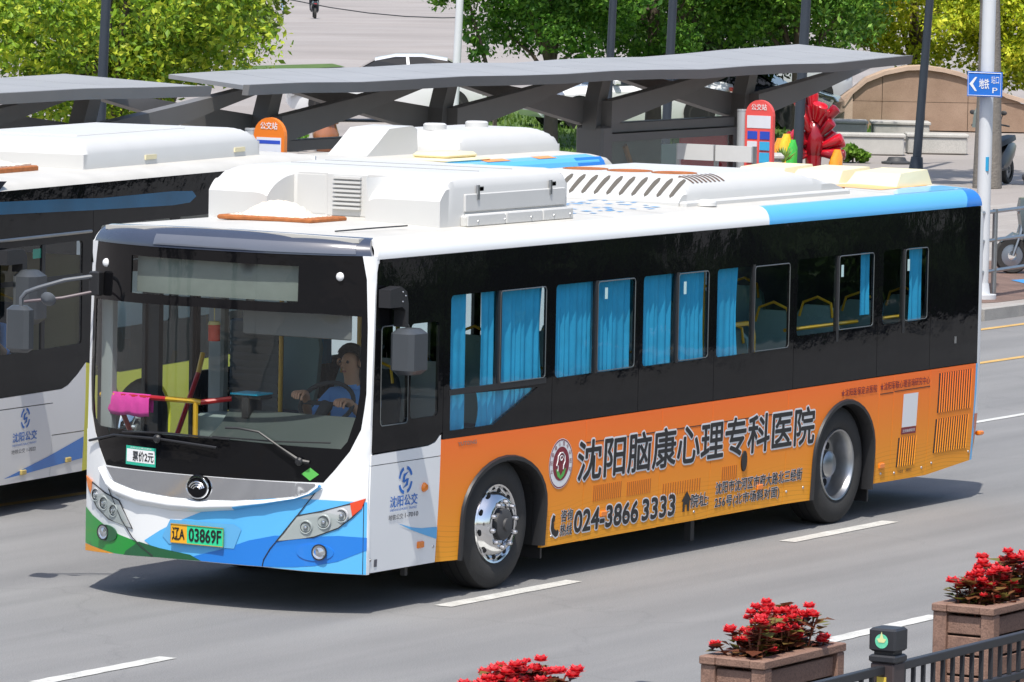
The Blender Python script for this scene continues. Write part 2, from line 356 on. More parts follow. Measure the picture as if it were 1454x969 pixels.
def sheet(name, poly, z, mat, parent=None, kind='structure', th=0):
    mb = MB()
    if th: mb.prism(poly, 'z', z-th, z)
    else: mb.add([(x, y, z) for x, y in poly], [tuple(range(len(poly)))])
    o = mb.build(name, mat, parent)
    if not parent: tag(o, kind=kind)
    return o
ground = MB()
X = [-600, -60, 0, 60, 110, 260, 800, 2200]; Yg = [-900, -30, 20, 60, 90, 220, 700, 2200]
zf = lambda x, y: -.05-max(0, .011*(min(x*.86+y*.5, 460)-135))
ground.add([(x, y, zf(x, y)) for y in Yg for x in X], [(j*8+i, j*8+i+1, j*8+8+i+1, j*8+8+i) for j in range(7) for i in range(7)])
tag(ground.build('ground', farpave), kind='structure')
road = sheet('road', [(-220, -40), (300, -40), (300, 9.0), (29.4, 9.0), (25.5, 12.2), (-220, 12.2)], 0, asphalt)
pav = sheet('pavement', [(-220, 12.35), (25.6, 12.35), (29.5, 9.15), (60, 9.15), (60, 19.5), (-220, 19.5)], GZ, paving, th=.2)
# the raised plaza behind the stop, at pavement level out to where the ground falls away
plaza = MB(); PX = [-60, 0, 60, 105, 140, 240]; PY = [19.5, 40, 60, 90, 140, 200]
pz = lambda x, y: max(GZ-max(0, .011*(x*.86+y*.5-105)), zf(x, y)+.02)
plaza.add([(x, y, pz(x, y)-.004) for y in PY for x in PX], [(j*6+i, j*6+i+1, j*6+7+i, j*6+6+i) for j in range(5) for i in range(5)])
tag(plaza.build('plaza', farpave), kind='structure')
apron = sheet('forecourt', [(60, 9.15), (240, 9.15), (240, 19.5), (60, 19.5)], GZ-.003, farpave)
kl = [(-220, 12.27), (25.57, 12.27), (29.45, 9.07), (31.5, 9.07)]
ks = []
def kerb_run(a, b, step):
    d = math.hypot(b[0]-a[0], b[1]-a[1]); n = max(1, int(d/step)); ux, uy = (b[0]-a[0])/d, (b[1]-a[1])/d
    for i in range(n):
        s0, s1 = d*i/n+.004, d*(i+1)/n-.004
        q = [(a[0]+ux*s0+uy*h, a[1]+uy*s0-ux*h) for h in (.08, -.08)]+[(a[0]+ux*s1+uy*h, a[1]+uy*s1-ux*h) for h in (-.08, .08)]
        yield q
kerb = MB().prism([(-220, 12.19), (8, 12.19), (8, 12.35), (-220, 12.35)], 'z', -.05, .145).build('kerb', stone); tag(kerb, kind='structure')
for a, b in (((8, 12.27), (25.57, 12.27)), ((25.57, 12.27), (29.45, 9.07)), ((29.45, 9.07), (60, 9.07))):
    for q in kerb_run(a, b, 1.0): MB().prism(q, 'z', -.05, .145).build('kerb_stone', stone, kerb)
for x0, x1, y in [(-14.4, -12.5, -.09), (-9.2, -7.3, -.09), (-4.0, -2.45, -.09), (1.1, 3.05, -.15), (6.45, 8.35, -.22), (11.7, 13.6, -.25), (-9.6, -7.7, -3.3), (-4.2, -2.3, -3.3), (1.15, 2.95, -3.3), (6.6, 8.5, -3.3), (11.9, 13.8, -3.3), (17, 18.9, -3.3)]:
    mb = MB(); n = 14; e = []
    for i in range(n+1): t = i/n; e.append((x0+(x1-x0)*t, y-.075+random.uniform(-.006, .006)))
    e += [(x0+(x1-x0)*(n-i)/n, y+.075+random.uniform(-.006, .006)) for i in range(n+1)]
    sheet('lane_dash', e, .005, paintw, road)
sheet('edge_line', [(-100, 6.2), (140, 6.2), (140, 6.32), (-100, 6.32)], .005, painty, road)
sheet('edge_line', [(26, 8.35), (140, 8.35), (140, 8.47), (26, 8.47)], .005, painty, road)
sheet('lane_line', [(14, 3.1), (140, 3.1), (140, 3.2), (14, 3.2)], .005, paintw, road)
sheet('brick_paving', [(27.6, 10.9), (31, 9.55), (60, 9.55), (60, 13.2), (27.6, 13.2)], GZ+.004, brickpave, pav)
sheet('blue_paint_mark', [(34.4, 10.75), (35.6, 10.45), (36.0, 10.95), (34.9, 11.2)], GZ+.009, M('blue_ground_paint', (.05, .25, .55), .7, var=.25), pav)
sheet('lawn', [(62.5, 30.2), (66.6, 31.0), (70.5, 30.6), (85, 38), (92, 47), (84, 48), (66, 40), (50, 30), (52, 27)], GZ+.01, grassm)
VP = [(98, 65.5), (102, 68), (107.5, 67.7), (105.5, 66.0), (101.7, 65.6)]; tag(MB().add([(x, y, pz(x, y)+.02) for x, y in VP], [tuple(range(5))]).build('verge', grassm), kind='structure')

# ------------------------------------------------------------------ the orange bus
def side_y(z): return .036*max(0, (1.15-z)/.88)**1.5 if z < 1.15 else 0
SL = lambda x, z, o: (x, side_y(z)-o, z)
SR = lambda x, z, o: (x, 2.5-side_y(z)+o, z)
def front_x(y, z): return -.05+.34*abs((y-1.25)/1.25)**2.6+.03*max(0, z-1.0)
FM = lambda d, z, o: (front_x(1.25-d, z)-o, 1.25-d, z)
def CANT(x, s, o): a = s*pi/2; return (x, .14-.14*cos(a)-o*cos(a)+.004*(1-s), 2.595+.145*sin(a)+o*sin(a))
def CANTR(x, s, o): p = CANT(x, s, o); return (p[0], 2.5-p[1], p[2])
ROOF = lambda x, y, o: (x, y, 2.74+.035*(1-((y-1.25)/1.11)**2)+o)
def VIS(d, s, o):
    a = s*pi/2; x0 = front_x(1.25-d, 2.62); return (x0+.16*(1-cos(a))-o*cos(a), 1.25-d*(1-.035*s), 2.62+(.12+.035*(1-(d/1.25)**2))*sin(a)+o*sin(a))
bus = empty('city_bus', (0, 0, 0), 0, 'orange and white city bus with black window band driving along the near lane', 'bus')
P = lambda name, mat, *a, **k: link(name, patch(*a, name=name, **k), mat, k.get('parent', bus))
def PT(name, mat, poly, fn, st=.12, holes=(), off=0., th=0., parent=None, smooth=True): return link(name, patch(poly, fn, st, holes, off, th, name), mat, parent or bus, smooth)
def arch(cx, hw, zt, zs, z0, n=16, rev=False):
    p = [(cx-hw, z0)]+[(cx-hw*cos(pi*i/n), zs+(zt-zs)*sin(pi*i/n)) for i in range(n+1)]+[(cx+hw, z0)]
    return p
A1 = arch(2.245, .615, 1.0, .60, .28); A2 = arch(7.905, .545, 1.035, .58, .25)
# white front side panel
wp = PT('side_door_panel', white, [(.300, .305), (1.275, .300), (1.275, 1.092), (.298, 1.092)], SL, th=.03)
wu = PT('side_upper_panel', white, [(.298, 1.098), (1.275, 1.098), (1.275, 1.25), (1.20, 1.20), (1.10, 1.182), (.300, 1.172)], SL, th=.03)
# orange advert panels
zlo = .262
A1e = [(A1[0][0], .285)]+A1[1:-1]+[(A1[-1][0], zlo)]
pan = [PT('advert_panel', advert, [(1.281, .300)]+A1e+[(3.458, zlo), (3.458, 1.207), (1.281, 1.213)], SL, .1, th=.03)]
for a, b in ((3.464, 4.682), (4.688, 5.528), (5.534, 6.843)):
    pan.append(PT('advert_panel', advert, [(a, zlo-.002), (b, zlo-.004), (b, 1.207), (a, 1.207)], SL, .14, th=.03))
pan.append(PT('advert_panel', advert, [(6.849, .258)]+A2+[(8.522, .292), (8.522, 1.207), (6.849, 1.207)], SL, .1, th=.03))
pan.append(PT('advert_panel', advert, [(8.528, .292), (8.800, .290), (8.800, 1.207), (8.528, 1.207)], SL, .14, th=.03))
pan.append(PT('advert_panel', advert, [(8.806, .290), (9.508, .286), (9.508, 1.207), (8.806, 1.207)], SL, .14, th=.03))
pan.append(PT('advert_panel', advert, [(9.514, .286), (10.39, .350), (10.41, 1.207), (9.514, 1.207)], SL, .14, th=.03))
PT('trim_line', ltblue, [(10.392, .350), (10.43, .354), (10.445, 1.207), (10.412, 1.207)], SL, .2, th=.03)
# seams of the flaps
mb = MB()
for x0, x1, z in ((3.47, 6.84, 1.028), (8.81, 9.5, 1.065), (8.54, 8.79, 1.06), (3.48, 6.84, .50)):
    if z > .6: MB().box(x0, x1, side_y(z)-.0022, side_y(z)+.01, z-.003, z+.003).build('flap_seam', seam, bus)

# vents
def vent(x0, x1, z0, z1, n, mat=seam, lean=.0, fr=.55, nm='vent_grille'):
    V = MB(); p = (x1-x0)/n
    for i in range(n):
        a = x0+p*i; q = [(a, z0), (a+p*fr, z0), (a+p*fr+lean, z1), (a+lean, z1)]
        V.add([SL(u, v, .003) for u, v in q]+[SL(u, v, -.01) for u, v in q], [(0, 1, 2, 3), (0, 4, 5, 1), (1, 5, 6, 2), (2, 6, 7, 3), (3, 7, 4, 0)])
    V.build(nm, mat, bus)
    # pressed louvre lips catching the light beside each slot
    L = MB()
    for i in range(n):
        a = x0+p*i+p*fr
        L.add([SL(a, z0, .0005), SL(a+p*(1-fr)*.55, z0, .009), SL(a+p*(1-fr)*.55+lean, z1, .009), SL(a+lean, z1, .0005)], [(0, 1, 2, 3)])
    if mat is seam: L.build('louvre_lips', advert, bus)
vent(9.665, 10.325, .82, 1.165, 14, lean=.012); vent(9.635, 10.29, .468, .765, 14, lean=.015); vent(8.925, 9.275, .40, .655, 8, lean=.012)
faint = M('faint_slot', (.45, .13, .02), .6)
vent(3.62, 4.08, .553, .68, 15, faint, .0, .35); vent(4.16, 4.56, .55, .662, 13, faint, .0, .35); vent(5.74, 6.01, .543, .656, 8, faint, 0, .35); vent(4.75, 5.4, .50, .60, 16, faint, 0, .25)
PT('filler_flap', blackpl, ell(6.10, .678, .045, .085, 16), SL, .05, off=.012, th=.02)
for x, z in ((3.794, .444), (6.409, .439), (8.639, .437)): MB().box(x-.05, x+.05, side_y(z)-.014, side_y(z)+.01, z-.022, z+.022, .006).build('side_reflector', orangel, bus)
MB().box(1.0, 1.085, side_y(.453)-.016, side_y(.45)+.01, .428, .478, .006).build('side_reflector', orangel, bus)
mb = MB(); mb.lathe([(.0, .03), (.022, .026), (.034, .012), (.036, 0)], (1.054, side_y(.88)-.0, .88), (0, -1, 0), 16); mb.build('side_turn_signal', orangel, bus, True)
for x, z in ((.35, .40), (1.235, .42), (3.0, .34), (5.3, .33), (6.9, .36), (7.2, .37), (8.9, .355), (9.43, .36), (9.62, .385), (10.35, .43), (8.64, .37), (4.95, .33)):
    mb = MB(); mb.lathe([(0, .008), (.010, .006), (.013, 0)], (x, side_y(z), z), (0, -1, 0), 10); mb.build('panel_lock', steel, bus, True)
# arch trims, liners
for A, nm in ((A1, 1), (A2, 2)):
    mb = MB(); pth = [(x, side_y(z)-.012, z) for x, z in A]
    inner = [(x, side_y(z)-.012, z) for x, z in A]
    c = (A[0][0]+A[-1][0])/2; rings = []
    for (x, z) in A:
        zc = .6; dx, dz = x-c, max(0, z-zc); L = math.hypot(dx, dz) or 1; ux, uz = (dx/L, dz/L) if z >= zc-.01 else ((1 if dx > 0 else -1), 0)
        y = side_y(z); rings.append([(x+ux*.028, y-.003, z+uz*.028), (x+ux*.018, y-.022, z+uz*.018), (x-ux*.012, y-.022, z-uz*.012), (x-ux*.026, y+.02, z-uz*.026), (x-ux*.026, y+.08, z-uz*.026)])
    mb.loft(rings, cap=False, close=False); mb.build('wheel_arch_trim', blackpl, bus, True)
    for yy0, yy1 in ((.03, .62), (1.88, 2.47)):
        mb = MB(); rings = [[(c+(x-c)*.97, yy0, z), (c+(x-c)*.97, yy1, z)] for x, z in A]
        mb.loft(rings, cap=False, close=False)
        inn = yy1 if yy0 < 1 else yy0; mb.add([(c+(x-c)*.97, inn, z) for x, z in A], [tuple(range(len(A)))]); mb.build('wheel_well', under, bus)
for x, z0 in ((2.93, .17), (8.5, .14)): MB().box(x-.012, x+.012, .08, .42, z0, .55).build('mud_flap', blackpl, bus)
MB().box(5.60, 5.66, .22, .28, .05, .4).build('underbody_strut', darkgrey, bus); MB().box(1.12, 1.16, .2, .24, .2, .4).build('underbody_strut', darkgrey, bus)

def wheel(parent, x, y, R, kind, s=1, n=36):
    """wheel on an axle along Y; s=+1 outer face towards -Y"""
    W = empty('wheel', (x, y, R)); W.parent = parent; D = (0, -s, 0)
    t = MB(); t.lathe([(.298, -.27), (.36, -.285), (R-.06, -.28), (R-.012, -.255), (R, -.21), (R, -.06), (R-.010, -.022), (R-.05, .002), (R-.09, .008), (.38, .012), (.335, .004), (.302, -.012), (.298, -.03)], (0, 0, 0), D, n)
    t.build('tyre', rubber, W, True)
    for gy in (-.10, -.17): g = MB(); g.lathe([(R+.0008, gy-.006), (R+.0008, gy+.006)], (0, 0, 0), D, n); g.build('tread_groove', under, W)
    r = MB()
    if kind == 'front': r.lathe([(.298, -.03), (.306, -.008), (.300, .004), (.288, .0), (.278, -.02), (.262, -.02), (.235, .015), (.20, .055), (.185, .06), (.165, .06), (.16, .04), (.0, .04)], (0, 0, 0), D, n)
    else: r.lathe([(.298, -.03), (.306, -.008), (.300, .004), (.288, .0), (.275, -.02), (.262, -.06), (.258, -.12), (.250, -.165), (.20, -.17), (.12, -.165), (.0, -.165)], (0, 0, 0), D, n)
    rm = r.build('rim', chrome if kind == 'front' else dullsteel, W, True)
    for k in range(10):
        a = 2*pi*k/10+.2; ca, sa = cos(a), sin(a)
        if kind == 'front':
            rr, d0 = .248, .004; h = MB(); h.lathe([(0, .008), (.022, .004), (.026, -.004)], (0, 0, 0), (-.35*ca*0, -s, 0), 12)
            for i in range(len(h.v)): vx, vy, vz = h.v[i]; h.v[i] = (rr*ca+vx, -s*d0+vy-s*0, rr*sa+vz)
            h.build('vent_hole', under, rm)
            b = MB(); b.cyl((.172*ca, -s*.05, .172*sa), (.172*ca, -s*.085, .172*sa), .017, .015, 8); b.lathe([(.024, 0), (.018, .02), (.012, .03), (0, .034)], (.172*ca, -s*.062, .172*sa), D, 8); b.build('wheel_nut', steel, rm, True)
        else:
            h = MB(); h.lathe([(0, .004), (.03, .002), (.034, -.004)], (.19*ca, s*.163, .19*sa), D, 12); h.build('vent_hole', under, rm)
    hb = MB()
    if kind == 'front': hb.lathe([(.125, .04), (.12, .075), (.10, .085), (.05, .088), (.045, .105), (0, .108)], (0, 0, 0), D, 20)
    else: hb.lathe([(.12, -.165), (.115, -.08), (.09, -.06), (0, -.055)], (0, 0, 0), D, 20)
    hb.build('hub', darkgrey if kind == 'front' else dullsteel, W, True)
    return W
wheel(bus, 2.235, .075, .5, 'front', 1); wheel(bus, 7.915, .075, .5, 'rear', 1)
wheel(bus, 2.235, 2.425, .5, 'front', -1); wheel(bus, 7.915, 2.425, .5, 'rear', -1)

# black window band, one bay at a time, with panes, sliding frames and curtains
def bay(x0, x1, holes, panes, z0=1.215, z1=2.592, fn=SL, pts=None, parent=bus, sl=(), gl=wingl, nm='window_surround'):
    b = PT(nm, blackgl, pts or [(x0, z0), (x1, z0), (x1, z1), (x0, z1)], fn, .2, holes, 0, .025, parent)
    for p in panes: PT('pane', gl, p, fn, .2, (), -.006, 0, b, False)
    for (a, c, d, e) in sl:
        m = MB(); q = rrect(a, c, d, e, .03, 3); m.tube([fn(u, v, .002) for u, v in q], .0045, 5, True); m.build('slider_frame', M('slider_grey', (.16, .17, .17), .3, .6), b)
    return b
R_ = lambda a, b, c, d: rrect(a, b, c, d, .035, 3)
bay(.3, 1.295, [R_(.415, .785, 1.385, 2.10), R_(.83, 1.225, 1.40, 2.10)], [R_(.40, .80, 1.375, 2.11), R_(.82, 1.235, 1.39, 2.11)], pts=[(.318, 1.186), (1.10, 1.192), (1.20, 1.212), (1.262, 1.258), (1.295, 1.27), (1.295, 2.592), (.42, 2.592), (.36, 2.56), (.345, 2.50)], sl=[(.41, .79, 1.378, 2.105)])
low = [(1.40, 1.272), (2.03, 1.272), (2.70, 1.512), (1.40, 1.538)]
bay(1.301, 2.911, [R_(1.39, 2.81, 1.575, 2.28), low], [R_(1.38, 2.82, 1.57, 2.29), low], sl=[(2.11, 2.80, 1.58, 2.275)])
BAYS = [(2.917, 4.272, 2.955, 4.205, 1.565, 2.278, 3.59), (4.278, 5.522, 4.335, 5.42, 1.565, 2.275, 4.895), (5.528, 6.911, 5.562, 6.825, 1.56, 2.27, 6.19), (6.917, 8.45, 6.962, 8.365, 1.65, 2.285, 7.70), (8.456, 9.47, 8.548, 9.405, 1.655, 2.285, 8.944)]
for x0, x1, a, b, c, d, m in BAYS: bay(x0, x1, [R_(a, b, c, d)], [R_(a-.01, m, c-.01, d+.01), R_(m, b+.01, c-.01, d+.01)], sl=[(m+.012, b-.008, c+.008, d-.008)])
eb = bay(9.476, 10.43, [], [])
MB().box(9.95, 9.99, -.006, .004, 1.41, 1.47).build('service_latch', steel, eb)
for x in (2.11, 3.59, 4.895, 6.19, 7.70, 8.944): MB().box(x-.02, x+.02, -.004, .03, 1.56, 2.28).build('window_divider', blackpl, bus)
MB().box(1.38, 2.82, -.003, .02, 1.535, 1.578).build('window_divider', blackpl, bus)
for x, z0, z1 in ((3.72, 2.13, 2.22), (5.0, 2.10, 2.2), (7.76, 2.10, 2.2), (9.01, 2.09, 2.19)): PT('window_sticker', M('pale_sticker', (.55, .75, .72), .6), [(x, z0), (x+.045, z0), (x+.045, z1), (x, z1)], SL, .2, off=-.004)
def drape(x0, x1, z0, z1, y=.052, n=None, parent=bus, mat=curtain, amp=.018, seedv=0):
    n = max(5, int((x1-x0)/.055)); k = n*4; V = []; F = []; rnd = random.Random(seedv+int(x0*100)); ph = [rnd.uniform(.7, 1.3) for _ in range(k+1)]
    for r in range(7):
        t = r/6; z = z1+(z0-z1)*t; pinch = 1-.06*sin(pi*t)
        for i in range(k+1): x = (x0+x1)/2+(i/k-.5)*(x1-x0)*pinch; V.append((x, y+amp*(.55+.3*t)*(.7*sin(75*x+1.6*sin(17*x+x0)+.3*t)+.45*sin(43*x+2*x0+1.1*sin(9*x))), z))
    for r in range(6):
        for i in range(k): F.append((r*(k+1)+i, r*(k+1)+i+1, (r+1)*(k+1)+i+1, (r+1)*(k+1)+i))
    me = bpy.data.meshes.new('curtain'); me.from_pydata(V, [], F); return link('curtain', me, mat, parent, True)
for a, b, c, d in ((1.38, 1.70, 1.25, 2.30), (1.90, 2.12, 1.55, 2.30), (1.86, 2.72, 1.25, 1.56), (2.13, 2.82, 1.55, 2.30), (2.94, 3.62, 1.5, 2.3), (3.60, 4.20, 1.5, 2.3), (4.32, 4.90, 1.5, 2.3), (4.91, 5.42, 1.5, 2.3), (5.55, 5.99, 1.5, 2.3), (6.96, 7.03, 1.5, 2.3), (8.20, 8.36, 1.75, 2.3), (8.55, 8.63, 1.5, 2.3), (9.14, 9.38, 1.6, 2.3)): drape(a, b, c, d)

# roof, cant rails, rear
for fn, s in ((CANT, 1), (CANTR, -1)):
    PT('cant_rail', white, [(.34, 0), (6.44, 0), (6.5, 1), (.42, 1)], fn, .12, th=.03)
    PT('cant_rail_blue', ltblue, [(6.445, 0), (10.14, 0), (10.30, 1), (6.505, 1)], fn, .12, th=.03)
    PT('cant_rail_corner', midblue, [(10.145, 0), (10.46, 0), (10.44, 1), (10.305, 1)], fn, .12, th=.03)
PT('roof_skin', rooftop, [(.30, .14), (.13, .6), (.115, 1.25), (.13, 1.9), (.30, 2.36), (10.5, 2.36), (10.5, .14)], ROOF, .35, th=.03)
PT('roof_livery_blue', ltblue, [(9.0, .142), (10.46, .142), (10.44, .40), (9.8, .46), (9.3, .30)], ROOF, .2, off=.002)
PT('roof_livery_amber', M('amber_roof', (.80, .45, .18), .5), [(9.3, .42), (10.3, .46), (10.35, .62), (9.6, .95), (9.2, .9)], ROOF, .2, off=.003)
mb = MB(); rr = random.Random(5)
for i in range(60):
    x = rr.uniform(4.0, 5.6); y = rr.uniform(.35, 1.2); a = rr.uniform(.04, .10); b = rr.uniform(.03, .06); mb.add([ROOF(x, y, .0025), ROOF(x+a, y, .0025), ROOF(x+a, y+b, .0025), ROOF(x, y+b, .0025)], [(0, 1, 2, 3)])
mb.build('roof_livery_flecks', M('fleck_blue', (.12, .33, .62), .6), bus)
mb = MB(); pl = [(10.43, .0), (10.50, .008), (10.565, .035), (10.615, .08), (10.64, .15), (10.655, .35), (10.66, 1.25)]
pl = pl+[(x, 2.5-y) for x, y in reversed(pl[:-1])]
def rear_ring(z, ins=0, xs=0): return [(x-xs-ins, y+(ins if y < 1.25 else -ins)*(1 if abs(y-1.25) > .9 else 0), z) for x, y in pl]
Zr = [(.76, .008, .0), (1.2, .0, 0), (2.45, 0, 0), (2.6, .015, .0), (2.67, .045, 0), (2.72, .09, .02), (2.745, .16, .06)]
mb.loft([[(x if 0 else x, y, z) for x, y, z in rear_ring(z, i, xs)] for z, i, xs in Zr], cap=False, close=False); mb.build('rear_corner', white, bus, True)
mb = MB(); mb.loft([rear_ring(z, i, xs) for z, i, xs in ((.36, .035, .05), (.42, .03, .02), (.50, .025, .005), (.52, .024, 0))], cap=False, close=False); mb.build('rear_bumper_lower', amber, bus, True)
mb = MB(); mb.loft([rear_ring(z, i, xs) for z, i, xs in ((.52, .024, 0), (.64, .015, 0), (.76, .008, 0))], cap=False, close=False); mb.build('rear_bumper', M('orange_paint', (.78, .16, .02), .35, coat=.3), bus, True)
MB().box(10.60, 10.69, .035, .09, .55, .59, .01).build('rear_marker', orangel, bus)
MB().box(.9, 10.55, .45, 2.05, .24, .40).box(.9, 1.55, .14, 2.36, .34, .42).box(3.0, 7.3, .10, 2.4, .28, .42).box(8.6, 10.4, .10, 2.4, .33, .9).build('chassis', under, bus)
MB().box(10.36, 10.40, .1, 2.4, .42, 2.66).build('rear_bulkhead', intdark, bus)
MB().box(.45, 1.6, .09, 2.41, .42, .455).box(1.6, 2.9, .63, 1.87, .42, .455).box(2.9, 7.3, .09, 2.41, .42, .455).box(7.3, 8.5, .63, 1.87, .42, .455).box(8.5, 10.36, .09, 2.41, .42, .455).build('cabin_floor', intdark, bus)
MB().box(.40, 10.36, .10, 2.40, 2.60, 2.63).build('cabin_ceiling', intgrey, bus)
inw = lambda y0, fn: link('inner_wall', patch([(.5, .46), (1.62, .46)]+[(x, max(z, .46)) for x, z in A1]+[(2.9, .46), (7.3, .46)]+[(x, max(z, .46)) for x, z in A2]+[(8.5, .46), (10.35, .46), (10.35, 1.20), (.5, 1.20)], fn, .3, (), -y0, .02, 'inner_wall'), intdark, bus)
inw(.055, SL)
# far side of the bus: doors, windows, panels
zD = 1.215
PT('far_side_panel', advert, [(1.72, .30)]+A1e[1:-1]+[(2.86, .262), (4.55, .262), (4.55, 1.207), (1.72, 1.207)], SR, .2, th=.03)
PT('far_side_panel', advert, [(5.95, .262), (7.36, .262)]+A2+[(8.45, .29), (10.4, .35), (10.4, 1.207), (5.95, 1.207)], SR, .2, th=.03)
PT('far_side_panel', white, [(.300, .305), (.42, .305), (.42, 1.207), (.298, 1.207)], SR, .2, th=.03)
for x0, x1 in ((.425, 1.06), (1.07, 1.71), (4.555, 5.245), (5.255, 5.945)):
    d = PT('door_leaf', blackpl, [(x0, .36), (x1, .36), (x1, 2.45), (x0, 2.45)], SR, .3, [R_(x0+.05, x1-.05, .45, 2.36)], 0, .03)
    PT('pane', wingl, R_(x0+.04, x1-.04, .44, 2.37), SR, .4, (), -.012, 0, d, False)
PT('far_window_surround', blackgl, [(.318, 2.455), (1.71, 2.455), (4.55, 2.455), (10.43, 2.455), (10.43, 2.592), (.345, 2.592)], SR, .3, th=.025)
for x0, x1 in ((1.716, 3.1), (3.106, 4.55), (5.95, 7.3), (7.306, 8.8), (8.806, 10.43)): bay(x0, x1, [R_(x0+.06, x1-.06, 1.55, 2.28)], [R_(x0+.05, x1-.05, 1.54, 2.29)], fn=SR, z1=2.45)
for a, b in ((3.2, 3.6), (5.98, 6.3), (8.3, 8.75), (9.0, 9.3), (9.9, 10.2)): drape(a, b, 1.5, 2.3, 2.42)

# front: white panel, mask, windscreen, chrome bar, lamps, livery
mk = [(1.16, 2.62), (1.19, 2.45), (1.205, 2.1), (1.21, 1.62), (1.20, 1.50), (1.185, 1.36), (1.12, 1.20), (1.03, 1.065), (.955, .968)]
mkL = [(-d, z) for d, z in reversed(mk)]
bot = [(1.235, .300), (.87, .315), (.53, .333), (0, .337), (-.37, .335), (-.77, .318), (-1.235, .292)]
PT('front_panel', white, [(1.245, 2.62)]+mk+mkL+[(-1.245, 2.62)]+list(reversed(bot)), FM, .08, th=.04)
msk = [(d*.997, z) for d, z in mk]+[(-d*.997, z) for d, z in reversed(mk)]
clear = [(1.165, 2.18), (1.168, 1.62), (1.15, 1.46), (1.10, 1.27), (1.06, 1.215), (.3, 1.245), (-.3, 1.245), (-1.06, 1.25), (-1.14, 1.30), (-1.168, 1.45), (-1.165, 2.19), (-.9, 2.195), (0, 2.20), (.9, 2.195)]
disp = [(.735, 2.535), (.735, 2.268), (-.725, 2.268), (-.725, 2.545)]
fmask = PT('front_mask', blackgl, msk, FM, .08, [clear, disp], -.004, .02)
scr = PT('windscreen', screengl, [(d*1.01, z) for d, z in clear], FM, .1, (), -.010, 0)
PT('display_pane', screengl, disp, FM, .1, (), -.012, 0)
dsp = PT('route_display', M('led_panel', (.20, .22, .20), .55, var=.18, scale=7), [(.72, 2.53), (.72, 2.275), (-.71, 2.275), (-.71, 2.54)], FM, .1, off=-.07)
vz = PT('front_visor', visor, [(1.215, 0), (1.18, 1), (-1.18, 1), (-1.215, 0)], VIS, .08, th=.03)
PT('visor_strip', M('visor_strip', (.12, .13, .16), .12, coat=.8), [(1.12, .06), (1.12, .40), (-.5, .42), (-.5, .08)], VIS, .08, off=.006, th=.004)
for d in (-1.03, 1.02):
    m = MB(); m.lathe([(0, .02), (.02, .018), (.03, .01), (.033, 0)], FM(d, 2.468, -.002), (-1, 0, .1), 16); m.build('marker_lamp', M('white_lens', (.75, .75, .75), .15), bus, True)
ct = [(-.95, .957), (-.7, .962), (-.4, .964), (0, .964), (.4, .964), (.7, .962), (.90, .958)]
cbm = [(-.955, .95), (-.9, .885), (-.84, .857), (-.6, .816), (-.26, .795), (0, .794), (.3, .808), (.55, .833), (.78, .866), (.85, .90), (.905, .945)]
PT('chrome_bar', M('bright_chrome', (.62, .63, .65), .07, 1, var=.05), cbm+list(reversed(ct)), FM, .06, off=.004)
lip_t = [(-1.0, .955)]+[(-.9, .875), (-.84, .852), (-.6, .811), (-.26, .790), (0, .789), (.3, .803), (.55, .828), (.78, .861), (.87, .90), (.93, .955)]
lip_b = [(-1.03, .93), (-.92, .80), (-.80, .745), (-.55, .708), (-.26, .695), (0, .70), (.3, .735), (.55, .785), (.78, .84), (.89, .88), (.955, .93)]
lp = link('bumper_lip', strip(lip_t, lip_b, FM, 10, lambda t: .003+.045*sin(pi*t)**.8, 'bumper_lip'), white, bus, True)
m = MB(); m.lathe([(0, .016), (.06, .015), (.085, .011), (.095, .004), (.098, -.004)], FM(-.01, .882, .02), (-1, 0, 0), 32); lg = m.build('emblem_disc', blackgl, bus, True)
m = MB(); m.tube([FM(-.01+.094*cos(2*pi*k/32), .882+.094*sin(2*pi*k/32)*.83, .03) for k in range(32)], .007, 6, True)
for r in (.032, .050, .068): m.tube([FM(-.01+r*cos(radians(a)), .862+r*sin(radians(a))*.92, .038) for a in range(20, 161, 10)], .006, 5)
m.build('emblem_arcs', chrome, lg, True)
# livery sweeps on the lower front
lbp = [(-.51, .45), (-.36, .537), (-.2, .616), (0, .697), (.23, .779), (.42, .815), (.60, .838), (.81, .846), (.98, .843), (1.235, .832)]
PT('livery_light_blue', ltblue, lbp+[(1.235, .303), (.87, .319), (.53, .337), (0, .341), (-.30, .345)], FM, .05, off=.003)
PT('livery_blue', midblue, [(-.15, .341), (0, .385), (.23, .451), (.42, .521), (.62, .568), (.91, .573), (1.06, .584), (1.238, .573), (1.238, .481), (1.06, .396), (.91, .36), (.76, .345), (.54, .337), (.2, .340)], FM, .05, off=.0055)
PT('livery_green', green, [(-1.24, .625), (-1.13, .575), (-.94, .514), (-.78, .468), (-.58, .435), (-.50, .424), (-.66, .35), (-.68, .325), (-.83, .322), (-1.03, .337), (-1.24, .352)], FM, .05, off=.004)
PT('livery_dark_green', dkgreen, [(-.56, .437), (-.36, .407), (-.08, .380), (.02, .341), (-.37, .337), (-.72, .323), (-.70, .355)], FM, .05, off=.007)
PT('livery_amber', amber, [(-1.238, .348), (-1.03, .335), (-.83, .320), (-1.238, .296)], FM, .05, off=.006)
lipblue = [(.30, .803), (.55, .828), (.78, .861), (.87, .90), (.90, .93)]
link('lip_livery', strip(lip_t[6:], lip_b[6:], FM, 8, lambda t: .0055+.045*sin(pi*t)**.8 if t > .55 else .0, 'lip_livery'), ltblue, bus, True)
def seamline(pts, w=.006, off=.010, nm='panel_seam', mat=seam): m = MB(); m.tube([FM(d, z, off) for d, z in pts], w, 4); m.build(nm, mat, bus)
